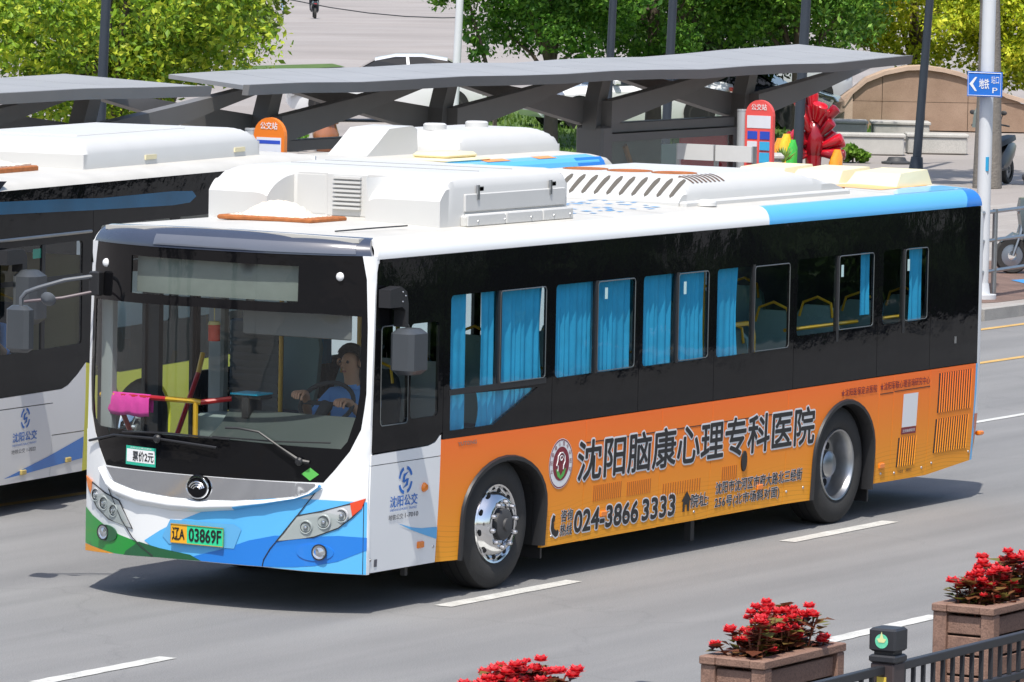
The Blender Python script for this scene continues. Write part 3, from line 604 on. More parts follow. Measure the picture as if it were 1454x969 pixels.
seamline([(-1.0, .94), (-.89, .77), (-.75, .584), (-.63, .464), (-.54, .406), (-.42, .342)], .004, .009); seamline([(.93, .93), (.80, .746), (.69, .594), (.59, .474), (.54, .39), (.53, .339)], .004, .009)
seamline([(1.215, .305), (1.215, .6), (1.215, .85)], .003, .004)
# headlamps: shell on the corner, three reflectors in round wells, turn signal
hR = [(.63, .528), (.78, .721), (.95, .760), (1.14, .822), (1.225, .856), (1.20, .785), (1.15, .724), (1.06, .641), (.90, .57)]
for sg in (1, -1):
    h = PT('headlamp', lampshell, [(sg*d, z) for d, z in hR], FM, .05, off=.008, th=.03)
    PT('turn_signal', redl if sg > 0 else orangel, [(sg*d, z) for d, z in ((1.135, .826), (1.228, .860), (1.205, .785), (1.15, .73))], FM, .05, off=.014, th=.01, parent=h)
    PT('lamp_cover', screengl, [(sg*(.98*d+.018), z) for d, z in hR[:3]+hR[6:]]+[], FM, .05, off=.026, parent=h)
    link('lamp_gasket', (lambda m: (m.tube([FM(sg*d, z, .008) for d, z in hR], .005, 5, True), m.mesh('lamp_gasket'))[1])(MB()), seam, h)
    for d, z, r in ((.845, .640, .040), (.965, .682, .044), (1.08, .732, .042)):
        c = Vector(FM(sg*d, z, .012)); ax = (-1, sg*-.25, 0); m = MB(); m.lathe([(r+.014, -.008), (r+.007, .006), (r, .004), (r*.92, -.004)], c, ax, 20); m.build('lamp_bezel', lampshell, h, True)
        m = MB(); m.lathe([(r*.95, .004), (r*.82, -.012), (r*.5, -.02), (r*.42, .004), (r*.3, .012), (0, .016)], c, ax, 20); m.build('lamp_reflector', lens, h, True)
        m = MB(); m.lathe([(r*.97, .004), (r*.88, .002), (r*.88, -.01)], c, ax, 20); m.build('lamp_ring', blackpl, h, True)
for d, z in ((.945, .462), (-.96, .467)):
    sg = 1 if d > 0 else -1
    m = PT('fog_lamp_recess', midblue if d > 0 else dkgreen, ell(d-sg*.035, z-.004, .125, .062, 24), FM, .05, off=.012, th=.012)
    c = FM(d, z, .018); m = MB(); m.lathe([(.056, -.005), (.054, .008), (.046, .006), (.035, .0), (.018, .006), (0, .01)], c, (-1, -.2*sg, 0), 20); m.build('fog_lamp', lens, bus, True)
    m = MB(); m.lathe([(.058, -.004), (.060, .009), (.050, .009)], c, (-1, -.2*sg, 0), 20); m.build('fog_lamp_ring', blackpl, bus, True)
# number plate
PT('plate_recess', M('plate_recess', (.12, .40, .70), .35), [(-.33, .50), (-.26, .628), (.30, .632), (.36, .60), (.30, .452), (-.27, .447)], FM, .08, off=.0085)
def PLT(d, z, o): return (front_x(1.25, .53)-.028-o, 1.25-d, z)
pb = PT('number_plate', M('plate_green', (.03, .62, .30), .4, var=.05), [(-.095, .464), (.222, .462), (.222, .597), (-.095, .599)], PLT, .2, th=.012)
PT('plate_yellow', M('plate_yellow', (.80, .40, .02), .4), [(-.235, .465), (-.0955, .464), (-.0955, .599), (-.235, .600)], PLT, .2, th=.012, parent=pb)
m = MB(); m.tube([PLT(d, z, .002) for d, z in ((-.236, .463), (.223, .461), (.223, .599), (-.236, .601))], .004, 4, True); m.build('plate_rim', M('plate_rim', (.4, .25, .05), .5), pb)
text('辽A', -.222, -.115, .485, .578, PLT, ink, pb, .003, .02); text('03869F', -.075, .205, .483, .578, PLT, ink, pb, .003, .02)
# fare sticker, gas diamond
stk = PT('fare_sticker', M('sticker_green', (.02, .42, .28), .5), [(-.715, 1.0), (-.41, .998), (-.41, 1.137), (-.715, 1.14)], FM, .1, off=.002)
PT('sticker_field', printwhite, [(-.705, 1.022), (-.42, 1.020), (-.42, 1.115), (-.705, 1.117)], FM, .1, off=.0035, parent=stk)
text('票价2元', -.64, -.43, 1.032, 1.105, FM, ink, stk, .005, .015); text('沈阳公交便民服务', -.67, -.45, 1.122, 1.134, FM, printwhite, stk, .004)
PT('gas_diamond', leafgreen, [(.805, 1.028), (.865, 1.075), (.925, 1.028), (.865, .98)], FM, .1, off=.002)
# wipers
for pts, hub in (([(-1.17, 1.13), (-.84, 1.205), (-.38, 1.215), (.15, 1.185)], (-.38, 1.215)), ([(.22, 1.335), (.33, 1.338), (.49, 1.32), (.66, 1.215), (.80, 1.125), (.87, 1.115)], (.80, 1.12))):
    m = MB(); m.tube([FM(d, z, .028) for d, z in pts], [.009]*(len(pts)-2)+[.016, .014] if hub[0] > 0 else .010, 6); wpr = m.build('wiper_arm', blackpl, bus, True)
    m = MB(); a = Vector(FM(*hub, .02)); m.lathe([(.03, 0), (.032, .02), (.02, .035), (0, .037)], a, (-1, 0, 0), 12); m.build('wiper_pivot', blackpl, wpr, True)
m = MB(); m.tube([FM(d, z, .02) for d, z in ((-.75, 1.235), (-.3, 1.262), (.25, 1.25))], .007, 5); m.tube([FM(d, z, .012) for d, z in ((.1, 1.262), (.6, 1.255), (1.0, 1.26))], .006, 5); m.build('wiper_blade', blackpl, bus)
# near mirror on its bracket
m = MB(); m.prism([(.33, 2.38), (.48, 2.40), (.56, 2.36), (.585, 2.27), (.585, 2.10), (.545, 2.10), (.545, 2.22), (.50, 2.25), (.33, 2.25)], 'y', -.12, -.02); mr = m.build('mirror_bracket', blackpl, bus)
m = MB(); m.box(.345, .60, -.30, -.10, 1.765, 2.10, .035); m.build('mirror_housing', mirrorg, mr, True)
m = MB()
for x, z in ((.50, 2.36), (.50, 2.29), (.54, 2.33)): m.ball((x, -.122, z), .007, 8, 4)
m.build('bracket_bolt', steel, mr)
# far mirror on its long arm
m = MB(); m.tube([(.16, 2.36, 2.365), (.05, 2.55, 2.33), (-.05, 2.72, 2.27), (-.09, 2.80, 2.235), (-.11, 2.83, 2.19), (-.11, 2.83, 2.13)], .016, 8); fa = m.build('mirror_arm', greypl, bus, True)
m = MB(); m.tube([(.16, 2.36, 2.25), (.02, 2.55, 2.20), (-.10, 2.74, 2.175), (-.11, 2.80, 2.165)], .011, 8); m.build('mirror_stay', M('faded_red', (.13, .10, .11), .5), fa, True)
m = MB(); m.box(-.17, -.05, 2.735, 2.94, 1.785, 2.135, .03); m.build('mirror_housing', mirrorg, fa, True)
m = MB(); m.lathe([(0, .03), (.04, .02), (.06, 0), (.058, -.01), (0, -.012)], (-.06, 2.62, 2.19), (-.9, -.2, -.5), 16); m.build('spot_mirror', greypl, fa, True)
m = MB(); m.box(.14, .22, 2.31, 2.40, 2.22, 2.40, .01); m.build('arm_mount', blackpl, fa)

# lettering on the side
T = lambda s, x0, x1, z0, z1, mat, **k: text(s, x0, x1, z0, z1, SL, mat, bus, **k)
T('沈阳脑康心理专科医院', 3.345, 7.33, .735, 1.045, ink, bold=.022, outline=(.062, printwhite), off=.0045)
T('024-3866', 3.345, 4.36, .335, .50, ink, bold=.03, outline=(.075, printwhite), off=.0045); T('3333', 4.43, 4.965, .335, .50, ink, bold=.03, outline=(.075, printwhite), off=.0045)
T('咨询', 3.13, 3.315, .435, .53, ink, bold=.01, outline=(.05, printwhite)); T('热线', 3.13, 3.315, .325, .42, ink, bold=.01, outline=(.05, printwhite))
T('院址:', 5.235, 5.53, .365, .475, ink, bold=.012, outline=(.05, printwhite))
T('沈阳市沈河区市府大路北三经街', 5.645, 7.16, .44, .54, ink, bold=.012, outline=(.05, printwhite)); T('256号(北市场斜对面)', 5.645, 6.77, .315, .42, ink, bold=.012, outline=(.05, printwhite))
T('★沈阳医保定点医院', 7.80, 8.47, 1.085, 1.15, maroon, bold=.004); T('★沈阳军联心理咨询研究中心', 8.53, 9.49, 1.088, 1.156, maroon, bold=.004)
m = [(3.0, .36), (2.98, .40), (2.985, .47), (3.01, .505), (3.04, .49), (3.035, .455), (3.02, .445), (3.035, .395), (3.07, .375), (3.085, .385), (3.11, .365), (3.095, .335), (3.06, .325)]
PT('phone_symbol', printwhite, [(3.045+(x-3.045)*1.22, .415+(z-.415)*1.15) for x, z in m], SL, .1, off=.003); PT('phone_symbol', ink, m, SL, .1, off=.0045)
hs = [(5.07, .43), (5.155, .51), (5.24, .43), (5.21, .43), (5.21, .345), (5.175, .345), (5.175, .40), (5.135, .40), (5.135, .345), (5.10, .345), (5.10, .43)]
PT('house_symbol', ink, hs, SL, .1, off=.0045)
# hospital roundel
rd = PT('hospital_roundel', printwhite, ell(3.08, .895, .185, .195, 40), SL, .08, off=.003); PT('roundel_ring', maroon, ell(3.08, .895, .18, .19, 40), SL, .1, [ell(3.08, .895, .172, .181, 40)], .0042, 0, rd)
PT('roundel_field', maroon, ell(3.08, .895, .125, .132, 36), SL, .08, off=.0045, parent=rd)
headp = [(3.03, .84), (3.035, .88), (3.01, .885), (3.025, .92), (3.03, .955), (3.06, .98), (3.10, .98), (3.13, .955), (3.135, .91), (3.115, .88), (3.115, .85)]
m = MB(); m.tube([SL(x, z, .006) for x, z in headp], .005, 4); m.tube([SL(3.08+.03*cos(a*.5)*(1-a*.05), .935+.028*sin(a*.5)*(1-a*.05), .006) for a in range(14)], .004, 4); m.build('roundel_profile', printwhite, rd)
PT('roundel_leaf', leafgreen, [(3.0, .86), (3.03, .80), (3.08, .772), (3.13, .80), (3.16, .86), (3.11, .835), (3.08, .80), (3.05, .835)], SL, .1, off=.006, parent=rd)
for k, ch in enumerate('沈阳脑康心理专科医院'):
    a = radians(200-k*24.4); cx, cz = 3.08+.15*cos(a), .895+.158*sin(a); text(ch, cx-.017, cx+.017, cz-.017, cz+.017, SL, maroon, rd, .0045)
# blank code panel with its caption bar, small marks
PT('code_panel', printwhite, [(8.982, .742), (9.262, .738), (9.272, 1.028), (8.988, 1.03)], SL, .2, off=.003)
PT('code_caption', maroon, [(8.975, .682), (9.262, .678), (9.262, .735), (8.98, .739)], SL, .2, off=.003); T('沈阳脑康医院', 9.0, 9.24, .695, .722, printwhite, off=.005)
T('七元加油', 8.96, 9.06, .345, .375, ink); T('尿素加注', 9.12, 9.23, .345, .375, ink)
T('YUTONG', 1.52, 1.79, 1.15, 1.178, M('letter_chrome', (.4, .38, .36), .3, .8), bold=.02)
# operator mark on the white panel
def opmark(fn, parent, cx, cz, s=1, mat=inkblue):
    for a0 in (20, 110, 200, 290): PT('operator_mark', mat, [(cx+s*.10*cos(radians(a)), cz+s*.105*sin(radians(a))) for a in range(a0, a0+61, 10)]+[(cx+s*.075*cos(radians(a)), cz+s*.08*sin(radians(a))) for a in range(a0+60, a0-1, -10)], fn, .1, off=.003, parent=parent)
    PT('operator_mark', mat, [(cx-s*.045, cz-s*.01), (cx-s*.03, cz+s*.045), (cx+s*.04, cz+s*.062), (cx-s*.005, cz+s*.03), (cx-s*.012, cz+s*.0), (cx+s*.02, cz+s*.012), (cx+s*.045, cz+s*.01), (cx+s*.035, cz-s*.04), (cx-s*.035, cz-s*.06), (cx+s*.008, cz-s*.028), (cx+s*.015, cz-s*.006), (cx-s*.02, cz-s*.02)], fn, .1, off=.003, parent=parent)
opmark(SL, bus, .785, .955); T('沈阳公交', .58, .965, .765, .848, inkblue, bold=.012); T('SHENYANG PUBLIC TRANSIT', .585, .965, .735, .752, inkblue); T('地铁公交', .57, .775, .672, .712, inkgrey, bold=.004); T('1-7010', .80, .985, .676, .710, inkgrey, bold=.004)
PT('livery_swoosh', ltblue, [(.71, .64), (.90, .595), (1.05, .575), (1.273, .565), (1.273, .475), (1.10, .52), (.9, .575)], SL, .06, off=.003)
PT('data_sticker', inkgrey, [(.405, .345), (.445, .345), (.445, .40), (.405, .40)], SL, .1, off=.003)

# roof units
def sm(t): t = max(0, min(1, t)); return sqrt(max(0, 1-(1-t)**2))
zb = 2.755
def h1(x, y):
    dn = min(y-.33, 2.40-y); dr = 3.66-x; h = min(.235+.105*sm(dn/.16), .22+.12*sm(dr/.14))
    if .98 <= y <= 1.86: h = min(h, .30+.04*sm((x-2.14)/.06))
    else:
        h = min(h, .34*sm((x-1.75)/.50+.10))
        if x < 2.14: q = (.98-y) if y < .98 else (y-1.86); h = min(h, .34*sm((x-1.75)/.50+.10)*(.72+.28*sm(q/.14)))
    return zb+.045+h
u = link('ac_unit', hgrid(1.75, 3.66, .33, 2.40, 80, 82, h1, lambda x, y: not (.98 < y < 1.86 and x < 2.14), zb-.02, 'ac_unit'), acwhite, bus, True)
MB().box(2.05, 3.68, .27, .345, zb-.02, zb+.085, .02).build('ac_flange', acwhite, u, True)
for x0, x1 in ((2.05, 2.62), (2.63, 3.18), (3.19, 3.66)): MB().box(x0, x1-.012, .262, .28, zb-.005, zb+.08, .006).build('flange_cover', acwhite, u)
MB().box(2.10, 3.62, .316, .34, zb+.10, zb+.235, .006).build('side_hatch', acwhite, u)
for x in (2.28, 3.38): MB().box(x-.012, x+.012, .306, .325, zb+.19, zb+.30).box(x+.03, x+.11, .33, .352, zb+.252, zb+.285).build('hatch_latch', dullsteel, u)
MB().box(2.118, 2.145, 1.20, 1.56, zb+.02, zb+.345, .006).build('louvre_frame', acwhite, u)
for i in range(8): MB().box(2.090, 2.12, 1.25, 1.50, zb+.075+.033*i, zb+.093+.033*i).build('louvre_slat', acwhite, u)
MB().box(2.130, 2.145, 1.58, 1.84, zb+.03, zb+.33, .003).build('access_cover', acwhite, u)
for x in (2.6, 3.1): MB().box(x-.003, x+.003, .50, 2.2, zb+.383, zb+.389).build('unit_seam', M('seam_grey', (.30, .30, .29), .7), u)
for x in (2.2, 2.6, 3.0, 3.35, 3.6):
    m = MB(); m.ball((x, .262, zb+.03), .010, 8, 5); m.build('flange_bolt', dullsteel, u)
MB().box(2.25, 3.5, .75, 2.0, zb+.365, zb+.375).build('top_grille', M('pale_grille', (.55, .56, .56), .5, var=.2, scale=20), u)
# rusty front hatch with a heap of willow fluff on it
MB().box(1.16, 1.68, 1.10, 1.94, zb+.015, zb+.05, .01).build('roof_hatch', rust, bus)
m = MB()
def hp(x, y): r = ((x-1.42)/.20)**2+((y-1.55)/.30)**2; return zb+.048+.11*max(0, 1-r)+.006*sin(x*90)*sin(y*70)+random.uniform(0, .008)
me = hgrid(1.22, 1.62, 1.2, 1.88, 24, 34, hp, lambda x, y: True, zb+.045, 'hatch_debris'); link('hatch_debris', me, M('dried_fluff', (.70, .62, .52), .95, var=.3, scale=30, bump=.6, bscale=70), bus)
# rear air conditioner
def h2(x, y):
    dn = min(y-.42, 2.12-y); f = x-5.64; r = 8.62-x
    return zb+.03+min(.20*sm(dn/.22+.05), .20*min(1, f/.34)**.8 if f > 0 else 0, .20*min(1, max(0, r)/1.0)**.85)
u2 = link('rear_ac_unit', hgrid(5.64, 8.62, .42, 2.12, 90, 54, h2, lambda x, y: True, zb-.02, 'rear_ac_unit'), acwhite, bus, True)
def S2(x, y, o): return (x-o*.45, y-o*(.3 if y < .55 else 0), h2(x, y)+o)
for k in range(13):
    y = .52+k*.117; PT('intake_slot', M('slot_grey', (.10, .09, .075), .8), [(5.70, y-.02), (5.88, y-.026), (5.93, y-.01), (5.93, y+.012), (5.88, y+.026), (5.70, y+.02), (5.675, y)], S2, .04, off=.004, parent=u2)
for k in range(8):
    x = 5.98+k*.075; PT('side_slot', M('slot_brown', (.12, .07, .05), .8), [(x, .475), (x+.03, .475), (x+.0, .60), (x-.03, .60)], S2, .03, off=.004, parent=u2)
for y in (.85, 1.27, 1.69):
    m = MB(); c = (6.35, y, zb+.228); m.lathe([(.19, -.01), (.19, .008), (.175, .010), (.17, .002), (0, .002)], c, (0, 0, 1), 24); m.build('fan_ring', rust, u2)
m = MB(); m.lathe([(.09, 0), (.085, .03), (.05, .05), (0, .055)], (5.95, .33, zb-.0), (0, 0, 1), 16); m.build('roof_lamp', acwhite, u2, True)
MB().box(5.66, 8.6, .36, .43, zb-.02, zb+.04, .015).build('unit_flange', acwhite, u2)
for k, y in enumerate((.48, 1.05, 1.62)):
    q = [(9.72, y), (10.42, y), (10.42, y+.5), (9.72, y+.5)]; m = MB(); m.loft([[(a, b, zb-.02) for a, b in q], [(a, b, zb+.01) for a, b in q], [(9.86, y+.03, zb+.12), (10.38, y+.03, zb+.14), (10.38, y+.47, zb+.14), (9.86, y+.47, zb+.12)]]); m.build('roof_cover', cream, bus)
for x in (4.1, 4.9, 9.05, 9.6): (lambda m: m.loft([[ROOF(x-.004, y, .002), ROOF(x+.004, y, .002)] for y in (.16, .5, .9, 1.25, 1.6, 2.0, 2.34)], cap=False, close=False))(mq := MB()); mq.build('roof_joint', M('seam_grey', (.30, .30, .29), .7), bus)
MB().box(8.85, 9.0, .62, .68, zb-.01, zb+.03).build('cover_bracket', rust, bus)
m = MB(); m.tube([(.55, .5, 2.77), (.95, .42, 2.78), (1.4, .40, 2.78)], .006, 5); m.build('roof_cable', blackpl, bus)

# cabin: dashboard, steering wheel, seats, rails
m = MB(); m.loft([[(max(x, front_x(y, z)+.05), y, z) for x, z in ((.12, .75), (.10, 1.18), (.36, 1.31), (.48, 1.42), (.60, 1.40), (.64, 1.30), (.64, .75))] for y in (.10, .2, .35, .5, .8, 1.15, 1.35)]); m.build('dashboard', dashm, bus, True)
m = MB(); m.loft([[(max(x, front_x(y, z)+.05), y, z) for x, z in ((.02, .75), (.02, 1.17), (.30, 1.22), (.40, 1.18), (.40, .75))] for y in (1.35, 1.6, 1.8, 2.0, 2.2, 2.3)]); m.build('dashboard_shelf', dashm, bus, True)
MB().box(.40, .60, 1.14, 1.20, 1.36, 1.52, .01).box(.42, .60, 1.05, 1.28, 1.50, 1.53, .008).build('fare_reader', blackpl, bus); MB().box(.40, .62, 1.06, 1.30, 1.531, 1.545, .004).build('reader_screen', M('screen_cyan', (.02, .45, .65), .3), bus)
MB().box(.42, .70, 1.28, 1.62, .75, 1.37, .02).build('fare_box', M('farebox', (.22, .26, .25), .35), bus)
m = MB(); m.tube([(.73+.09*sin(a), .66+.225*cos(a), 1.48+.20*sin(a)*.75) for a in [2*pi*k/28 for k in range(28)]], .017, 8, True); m.cyl((.55, .66, 1.34), (.73, .66, 1.47), .03, .05, 10); m.box(.72, .74, .45, .87, 1.465, 1.495); m.build('steering_wheel', intdark, bus, True)
def seat(parent, x, y, z=.455, w=.44, mat=seatm):
    s = empty('seat', (x, y, z)); s.parent = parent
    MB().box(-.22, .20, -w/2, w/2, .36, .44, .03).build('cushion', seatdark, s, True)
    m = MB(); m.loft([[(bx+.03*cos(a)*0, w*.5*ww*cc, bz) for cc in (-1, -.6, 0, .6, 1)]+[(bx+.05, w*.5*ww*cc, bz) for cc in (1, .6, 0, -.6, -1)] for bx, bz, ww in ((.16, .40, .9), (.20, .62, 1), (.26, .92, .96), (.28, 1.04, .8), (.285, 1.10, .5))]); m.build('backrest', mat, s, True)
    MB().box(-.05, .05, -.04, .04, 0, .36).build('pedestal', darkgrey, s)
    m = MB(); m.tube([(.27, -w*.36, 1.0), (.29, -w*.30, 1.12), (.295, 0, 1.17), (.29, w*.30, 1.12), (.27, w*.36, 1.0)], .012, 6); m.build('grab_rail', yellowpole, s, True)
    return s
s0 = seat(bus, 1.08, .655, .60, .5, intdark)
s1 = seat(bus, 2.15, .42, .80)
for x, y, z in ((3.05, .42, .455), (3.85, .42, .455), (4.65, .42, .455), (5.45, .42, .455), (6.25, .42, .60), (7.05, .42, .72), (7.85, .42, .72), (8.65, .42, .72), (9.5, .42, .72), (2.15, 2.0, .8), (3.05, 2.0, .455), (3.85, 2.0, .455), (6.25, 2.0, .6), (7.05, 2.0, .72), (7.85, 2.0, .72), (8.65, 2.0, .72), (9.5, 2.0, .72)):
    c = copy_tree(s1, bus); c.location = (x, y, z)
for x0, x1, z, y in ((6.98, 8.30, 1.69, .12), (8.62, 9.10, 1.69, .12)): m = MB(); m.tube([(x0, y, z), (x1, y, z+.0)], .016, 8); m.build('window_rail', yellowpole, bus, True)
m = MB(); m.tube([(5.98, .16, 1.78), (6.4, .16, 1.78), (6.48, .16, 1.74), (6.50, .16, 1.66), (6.50, .16, 1.2)], .02, 8); m.build('seat_rail', yellowpole, bus, True)
for x, y in ((1.75, 1.02), (3.5, .75), (3.5, 1.75), (5.3, .75), (6.8, .8), (1.75, 1.72)): m = MB(); m.cyl((x, y, .455), (x, y, 2.6), .018, n=10); m.build('stanchion', yellowpole, bus, True)
MB().box(1.70, 1.73, .12, .98, .6, 1.75).build('driver_partition', intgrey, bus)
m = MB(); m.box(2.0, 2.06, 1.88, 2.36, .5, 1.95, .02)
for i in range(23): m.box(1.985, 2.0, 1.90, 2.34, .62+i*.055, .645+i*.055)
m.build('ribbed_panel', M('ribbed_grey', (.16, .17, .18), .6), bus)
MB().box(1.70, 1.80, 2.22, 2.36, .455, 2.6, .02).build('door_post', intgrey, bus); MB().box(.36, .44, 2.33, 2.43, .5, 2.3, .01).build('door_post', intgrey, bus); MB().box(1.03, 1.09, 2.36, 2.46, .455, 2.4).build('door_mullion', intdark, bus)
MB().box(.28, .30, .18, 1.12, 2.0, 2.2, .008).build('sun_blind', M('blind_grey', (.18, .18, .18), .8), bus)
MB().box(.50, 1.05, 1.2, 1.45, 2.25, 2.60, .05).build('ceiling_box', intdark, bus)
m = MB(); m.cyl((.30, 1.38, 1.93), (.30, 1.38, 2.05), .045, .045, 12); m.build('hanging_charm', M('charm_red', (.5, .06, .03), .6), bus, True); m = MB(); m.cyl((.30, 1.38, 2.05), (.30, 1.38, 2.075), .05, .04, 12); m.cyl((.30, 1.38, 2.07), (.3, 1.38, 2.25), .004, n=5); m.build('charm_cap', M('charm_gold', (.6, .5, .2), .5), bus, True)
for pts, mt in (([(.40, 2.45, 1.46), (.39, 2.3, 1.465)], yellowpole), ([(.39, 2.3, 1.465), (.34, 1.82, 1.47)], redpole), ([(.34, 1.82, 1.47), (.33, 1.58, 1.47), (.36, 1.53, 1.46)], yellowpole), ([(.36, 1.53, 1.46), (.50, 1.35, 1.49)], redpole), ([(.34, 1.56, 1.46), (.34, 1.56, 1.2)], yellowpole), ([(.55, 2.37, 1.35), (.80, 2.37, 1.0)], redpole), ([(.45, 2.37, 1.52), (.55, 2.37, 1.35)], yellowpole), ([(1.30, 2.36, 1.1), (1.58, 2.36, 1.55)], redpole), ([(1.58, 2.36, 1.55), (1.64, 2.36, 1.70)], yellowpole)):
    m = MB(); m.tube(pts, .02, 8); m.build('guard_rail', mt, bus, True)
# pink cloth over the guard rail
V = []; F = []; n = 16; rows = [(-.145, .025), (-.11, .028), (-.06, .024), (-.01, .022), (.024, .004), (.012, -.024), (-.05, -.03), (-.12, -.028)]
for j, (dz, dx) in enumerate(rows):
    for i in range(n+1): t = i/n; y = 2.40-.43*t; V.append((.356+(y-1.97)*.095-dx*1.15+.004*sin(i*1.7+j), y, 1.468+dz+.006*sin(i*.9)*(1 if dz < -.1 else 0)))
for j in range(len(rows)-1):
    for i in range(n): F.append((j*(n+1)+i, j*(n+1)+i+1, (j+1)*(n+1)+i+1, (j+1)*(n+1)+i))
me = bpy.data.meshes.new('cloth'); me.from_pydata(V, [], F); cl = link('cloth', me, pink, None, True); tag(cl, 'bright pink cloth hung over the striped rail behind the windscreen', 'cloth')
sd = cl.modifiers.new('s', 'SOLIDIFY'); sd.thickness = .004

# ------------------------------------------------------------------ people
skin = M('skin', (.50, .27, .17), .55, var=.06, scale=20)
def person(name, label, J, R, E, colour, hair=(.012, .01, .009), head=None, loc=(0, 0, 0), rz=0, face=(-1, 0, 0), sub=1):
    """one continuous skinned body: J joints, E bones, R radii; colour(co) -> material slot; head gets hair, eyes, nose, mouth, ears"""
    me = bpy.data.meshes.new(name); me.from_pydata([J[k] for k in J], [(list(J).index(a), list(J).index(b)) for a, b in E], [])
    o = bpy.data.objects.new(name, me); COL.objects.link(o); o.modifiers.new('skin', 'SKIN'); sv = me.skin_vertices[0].data
    for i, k in enumerate(J): r = R[k]; sv[i].radius = r if isinstance(r, tuple) else (r, r); sv[i].use_root = (k == 'pelvis')
    s = o.modifiers.new('sub', 'SUBSURF'); s.levels = s.render_levels = sub+1
    dg = bpy.context.evaluated_depsgraph_get(); dg.update(); nm = bpy.data.meshes.new_from_object(o.evaluated_get(dg)); bpy.data.objects.remove(o)
    mats, fn = colour; nm.materials.clear()
    for m in mats: nm.materials.append(m)
    for p in nm.polygons: p.material_index = fn(p.center); p.use_smooth = True
    b = bpy.data.objects.new(name, nm); COL.objects.link(b); b.location = loc; b.rotation_euler = (0, 0, rz); tag(b, label, 'person')
    if head:
        h = Vector(head); f = Vector(face).normalized(); sd = f.cross(Vector((0, 0, 1))).normalized()
        m = MB(); m.ball(h+f*-.012+Vector((0, 0, .035)), .108, 14, 10, (1, 1, 1.06)); vs = []
        hm = m.mesh('hair'); bm = bmesh.new(); bm.from_mesh(hm)
        bmesh.ops.delete(bm, geom=[v for v in bm.verts if (v.co-h).dot(f) > .045 and v.co.z < h.z+.075 or v.co.z < h.z-.035], context='VERTS'); bm.to_mesh(hm); bm.free()
        link('hair', hm, M('hair_%d' % int(hair[0]*1000), hair, .6), b, True)
        for s_ in (-1, 1):
            m = MB(); m.ball(h+f*.088+sd*.034*s_+Vector((0, 0, .012)), .012, 8, 5); m.build('eye', M('eye_dark', (.03, .02, .02), .2), b, True)
            m = MB(); m.ball(h+sd*.094*s_, .022, 8, 6, (.8, .8, 1.4)); m.build('ear', skin, b, True)
        m = MB(); m.cyl(h+f*.088+Vector((0, 0, .01)), h+f*.112+Vector((0, 0, -.03)), .008, .016, 8); m.build('nose', skin, b, True)
        m = MB(); m.ball(h+f*.084+Vector((0, 0, -.06)), .014, 8, 5, (1, 1.6, .45)); m.build('mouth', M('lips', (.36, .12, .10), .5), b, True)
    return b
def seated_driver(name, label, loc, rz, shirt):
    J = {'pelvis': (0, 0, .98), 'waist': (.03, 0, 1.12), 'chest': (.02, 0, 1.32), 'neck0': (.0, 0, 1.47), 'neck': (-.02, 0, 1.55), 'head': (-.04, 0, 1.66), 'top': (-.04, 0, 1.75)}
    R = {'pelvis': (.15, .17), 'waist': (.12, .15), 'chest': (.12, .17), 'neck0': (.07, .09), 'neck': .05, 'head': (.088, .078), 'top': (.055, .05)}
    E = [('pelvis', 'waist'), ('waist', 'chest'), ('chest', 'neck0'), ('neck0', 'neck'), ('neck', 'head'), ('head', 'top')]
    for s, n in ((-1, 'L'), (1, 'R')):
        ex = (-.16, .27*s, 1.22) if s < 0 else (-.14, .30, 1.20); hx = (-.36, .20*s, 1.40) if s < 0 else (-.38, .17, 1.44)
        J.update({'sh'+n: (.01, .19*s, 1.41), 'el'+n: ex, 'wr'+n: hx, 'pm'+n: (hx[0]-.06, hx[1]*.96, hx[2]+.02), 'hp'+n: (-.05, .1*s, .97), 'kn'+n: (-.48, .15*s, .99), 'an'+n: (-.55, .15*s, .60), 'to'+n: (-.72, .16*s, .57)})
        R.update({'sh'+n: .068, 'el'+n: .046, 'wr'+n: .032, 'pm'+n: (.034, .024), 'hp'+n: .10, 'kn'+n: .075, 'an'+n: .05, 'to'+n: (.045, .035)})
        E += [('chest', 'sh'+n), ('sh'+n, 'el'+n), ('el'+n, 'wr'+n), ('wr'+n, 'pm'+n), ('pelvis', 'hp'+n), ('hp'+n, 'kn'+n), ('kn'+n, 'an'+n), ('an'+n, 'to'+n)]
        for q in range(5):
            dy = (q-1.7)*.02; L = (.05, .06, .062, .055, .042)[q] if q else .045
            b0 = (hx[0]-.10, hx[1]*.96+dy*1.0, hx[2]+.025-(.02 if q == 0 else 0)); b1 = (b0[0]-L*.55, b0[1], b0[2]-.01); b2 = (b1[0]-L*.1, b1[1], b1[2]-L*.7)
            for nm_, p_ in (('a', b0), ('b', b1), ('c', b2)): J['f%d%s%s' % (q, nm_, n)] = p_; R['f%d%s%s' % (q, nm_, n)] = .0095
            E += [('pm'+n, 'f%da%s' % (q, n)), ('f%da%s' % (q, n), 'f%db%s' % (q, n)), ('f%db%s' % (q, n), 'f%dc%s' % (q, n))]
    tr = M('navy_trousers', (.02, .025, .05), .85)
    def col(c):
        if c.z > 1.50: return 1
        if c.x < -.17 and c.z > 1.1: return 1
        if c.z < 1.06: return 2
        return 0
    return person(name, label, J, R, E, ([shirt, skin, tr], col), head=(-.045, 0, 1.665), loc=loc, rz=rz)
blueshirt = M('blue_shirt', (.14, .34, .72), .85, var=.1, scale=8, bump=.3, bscale=14)
drv = seated_driver('person', 'bus driver in light blue short sleeved shirt at the wheel of the orange bus', (1.08, .655, .10), 0, blueshirt)

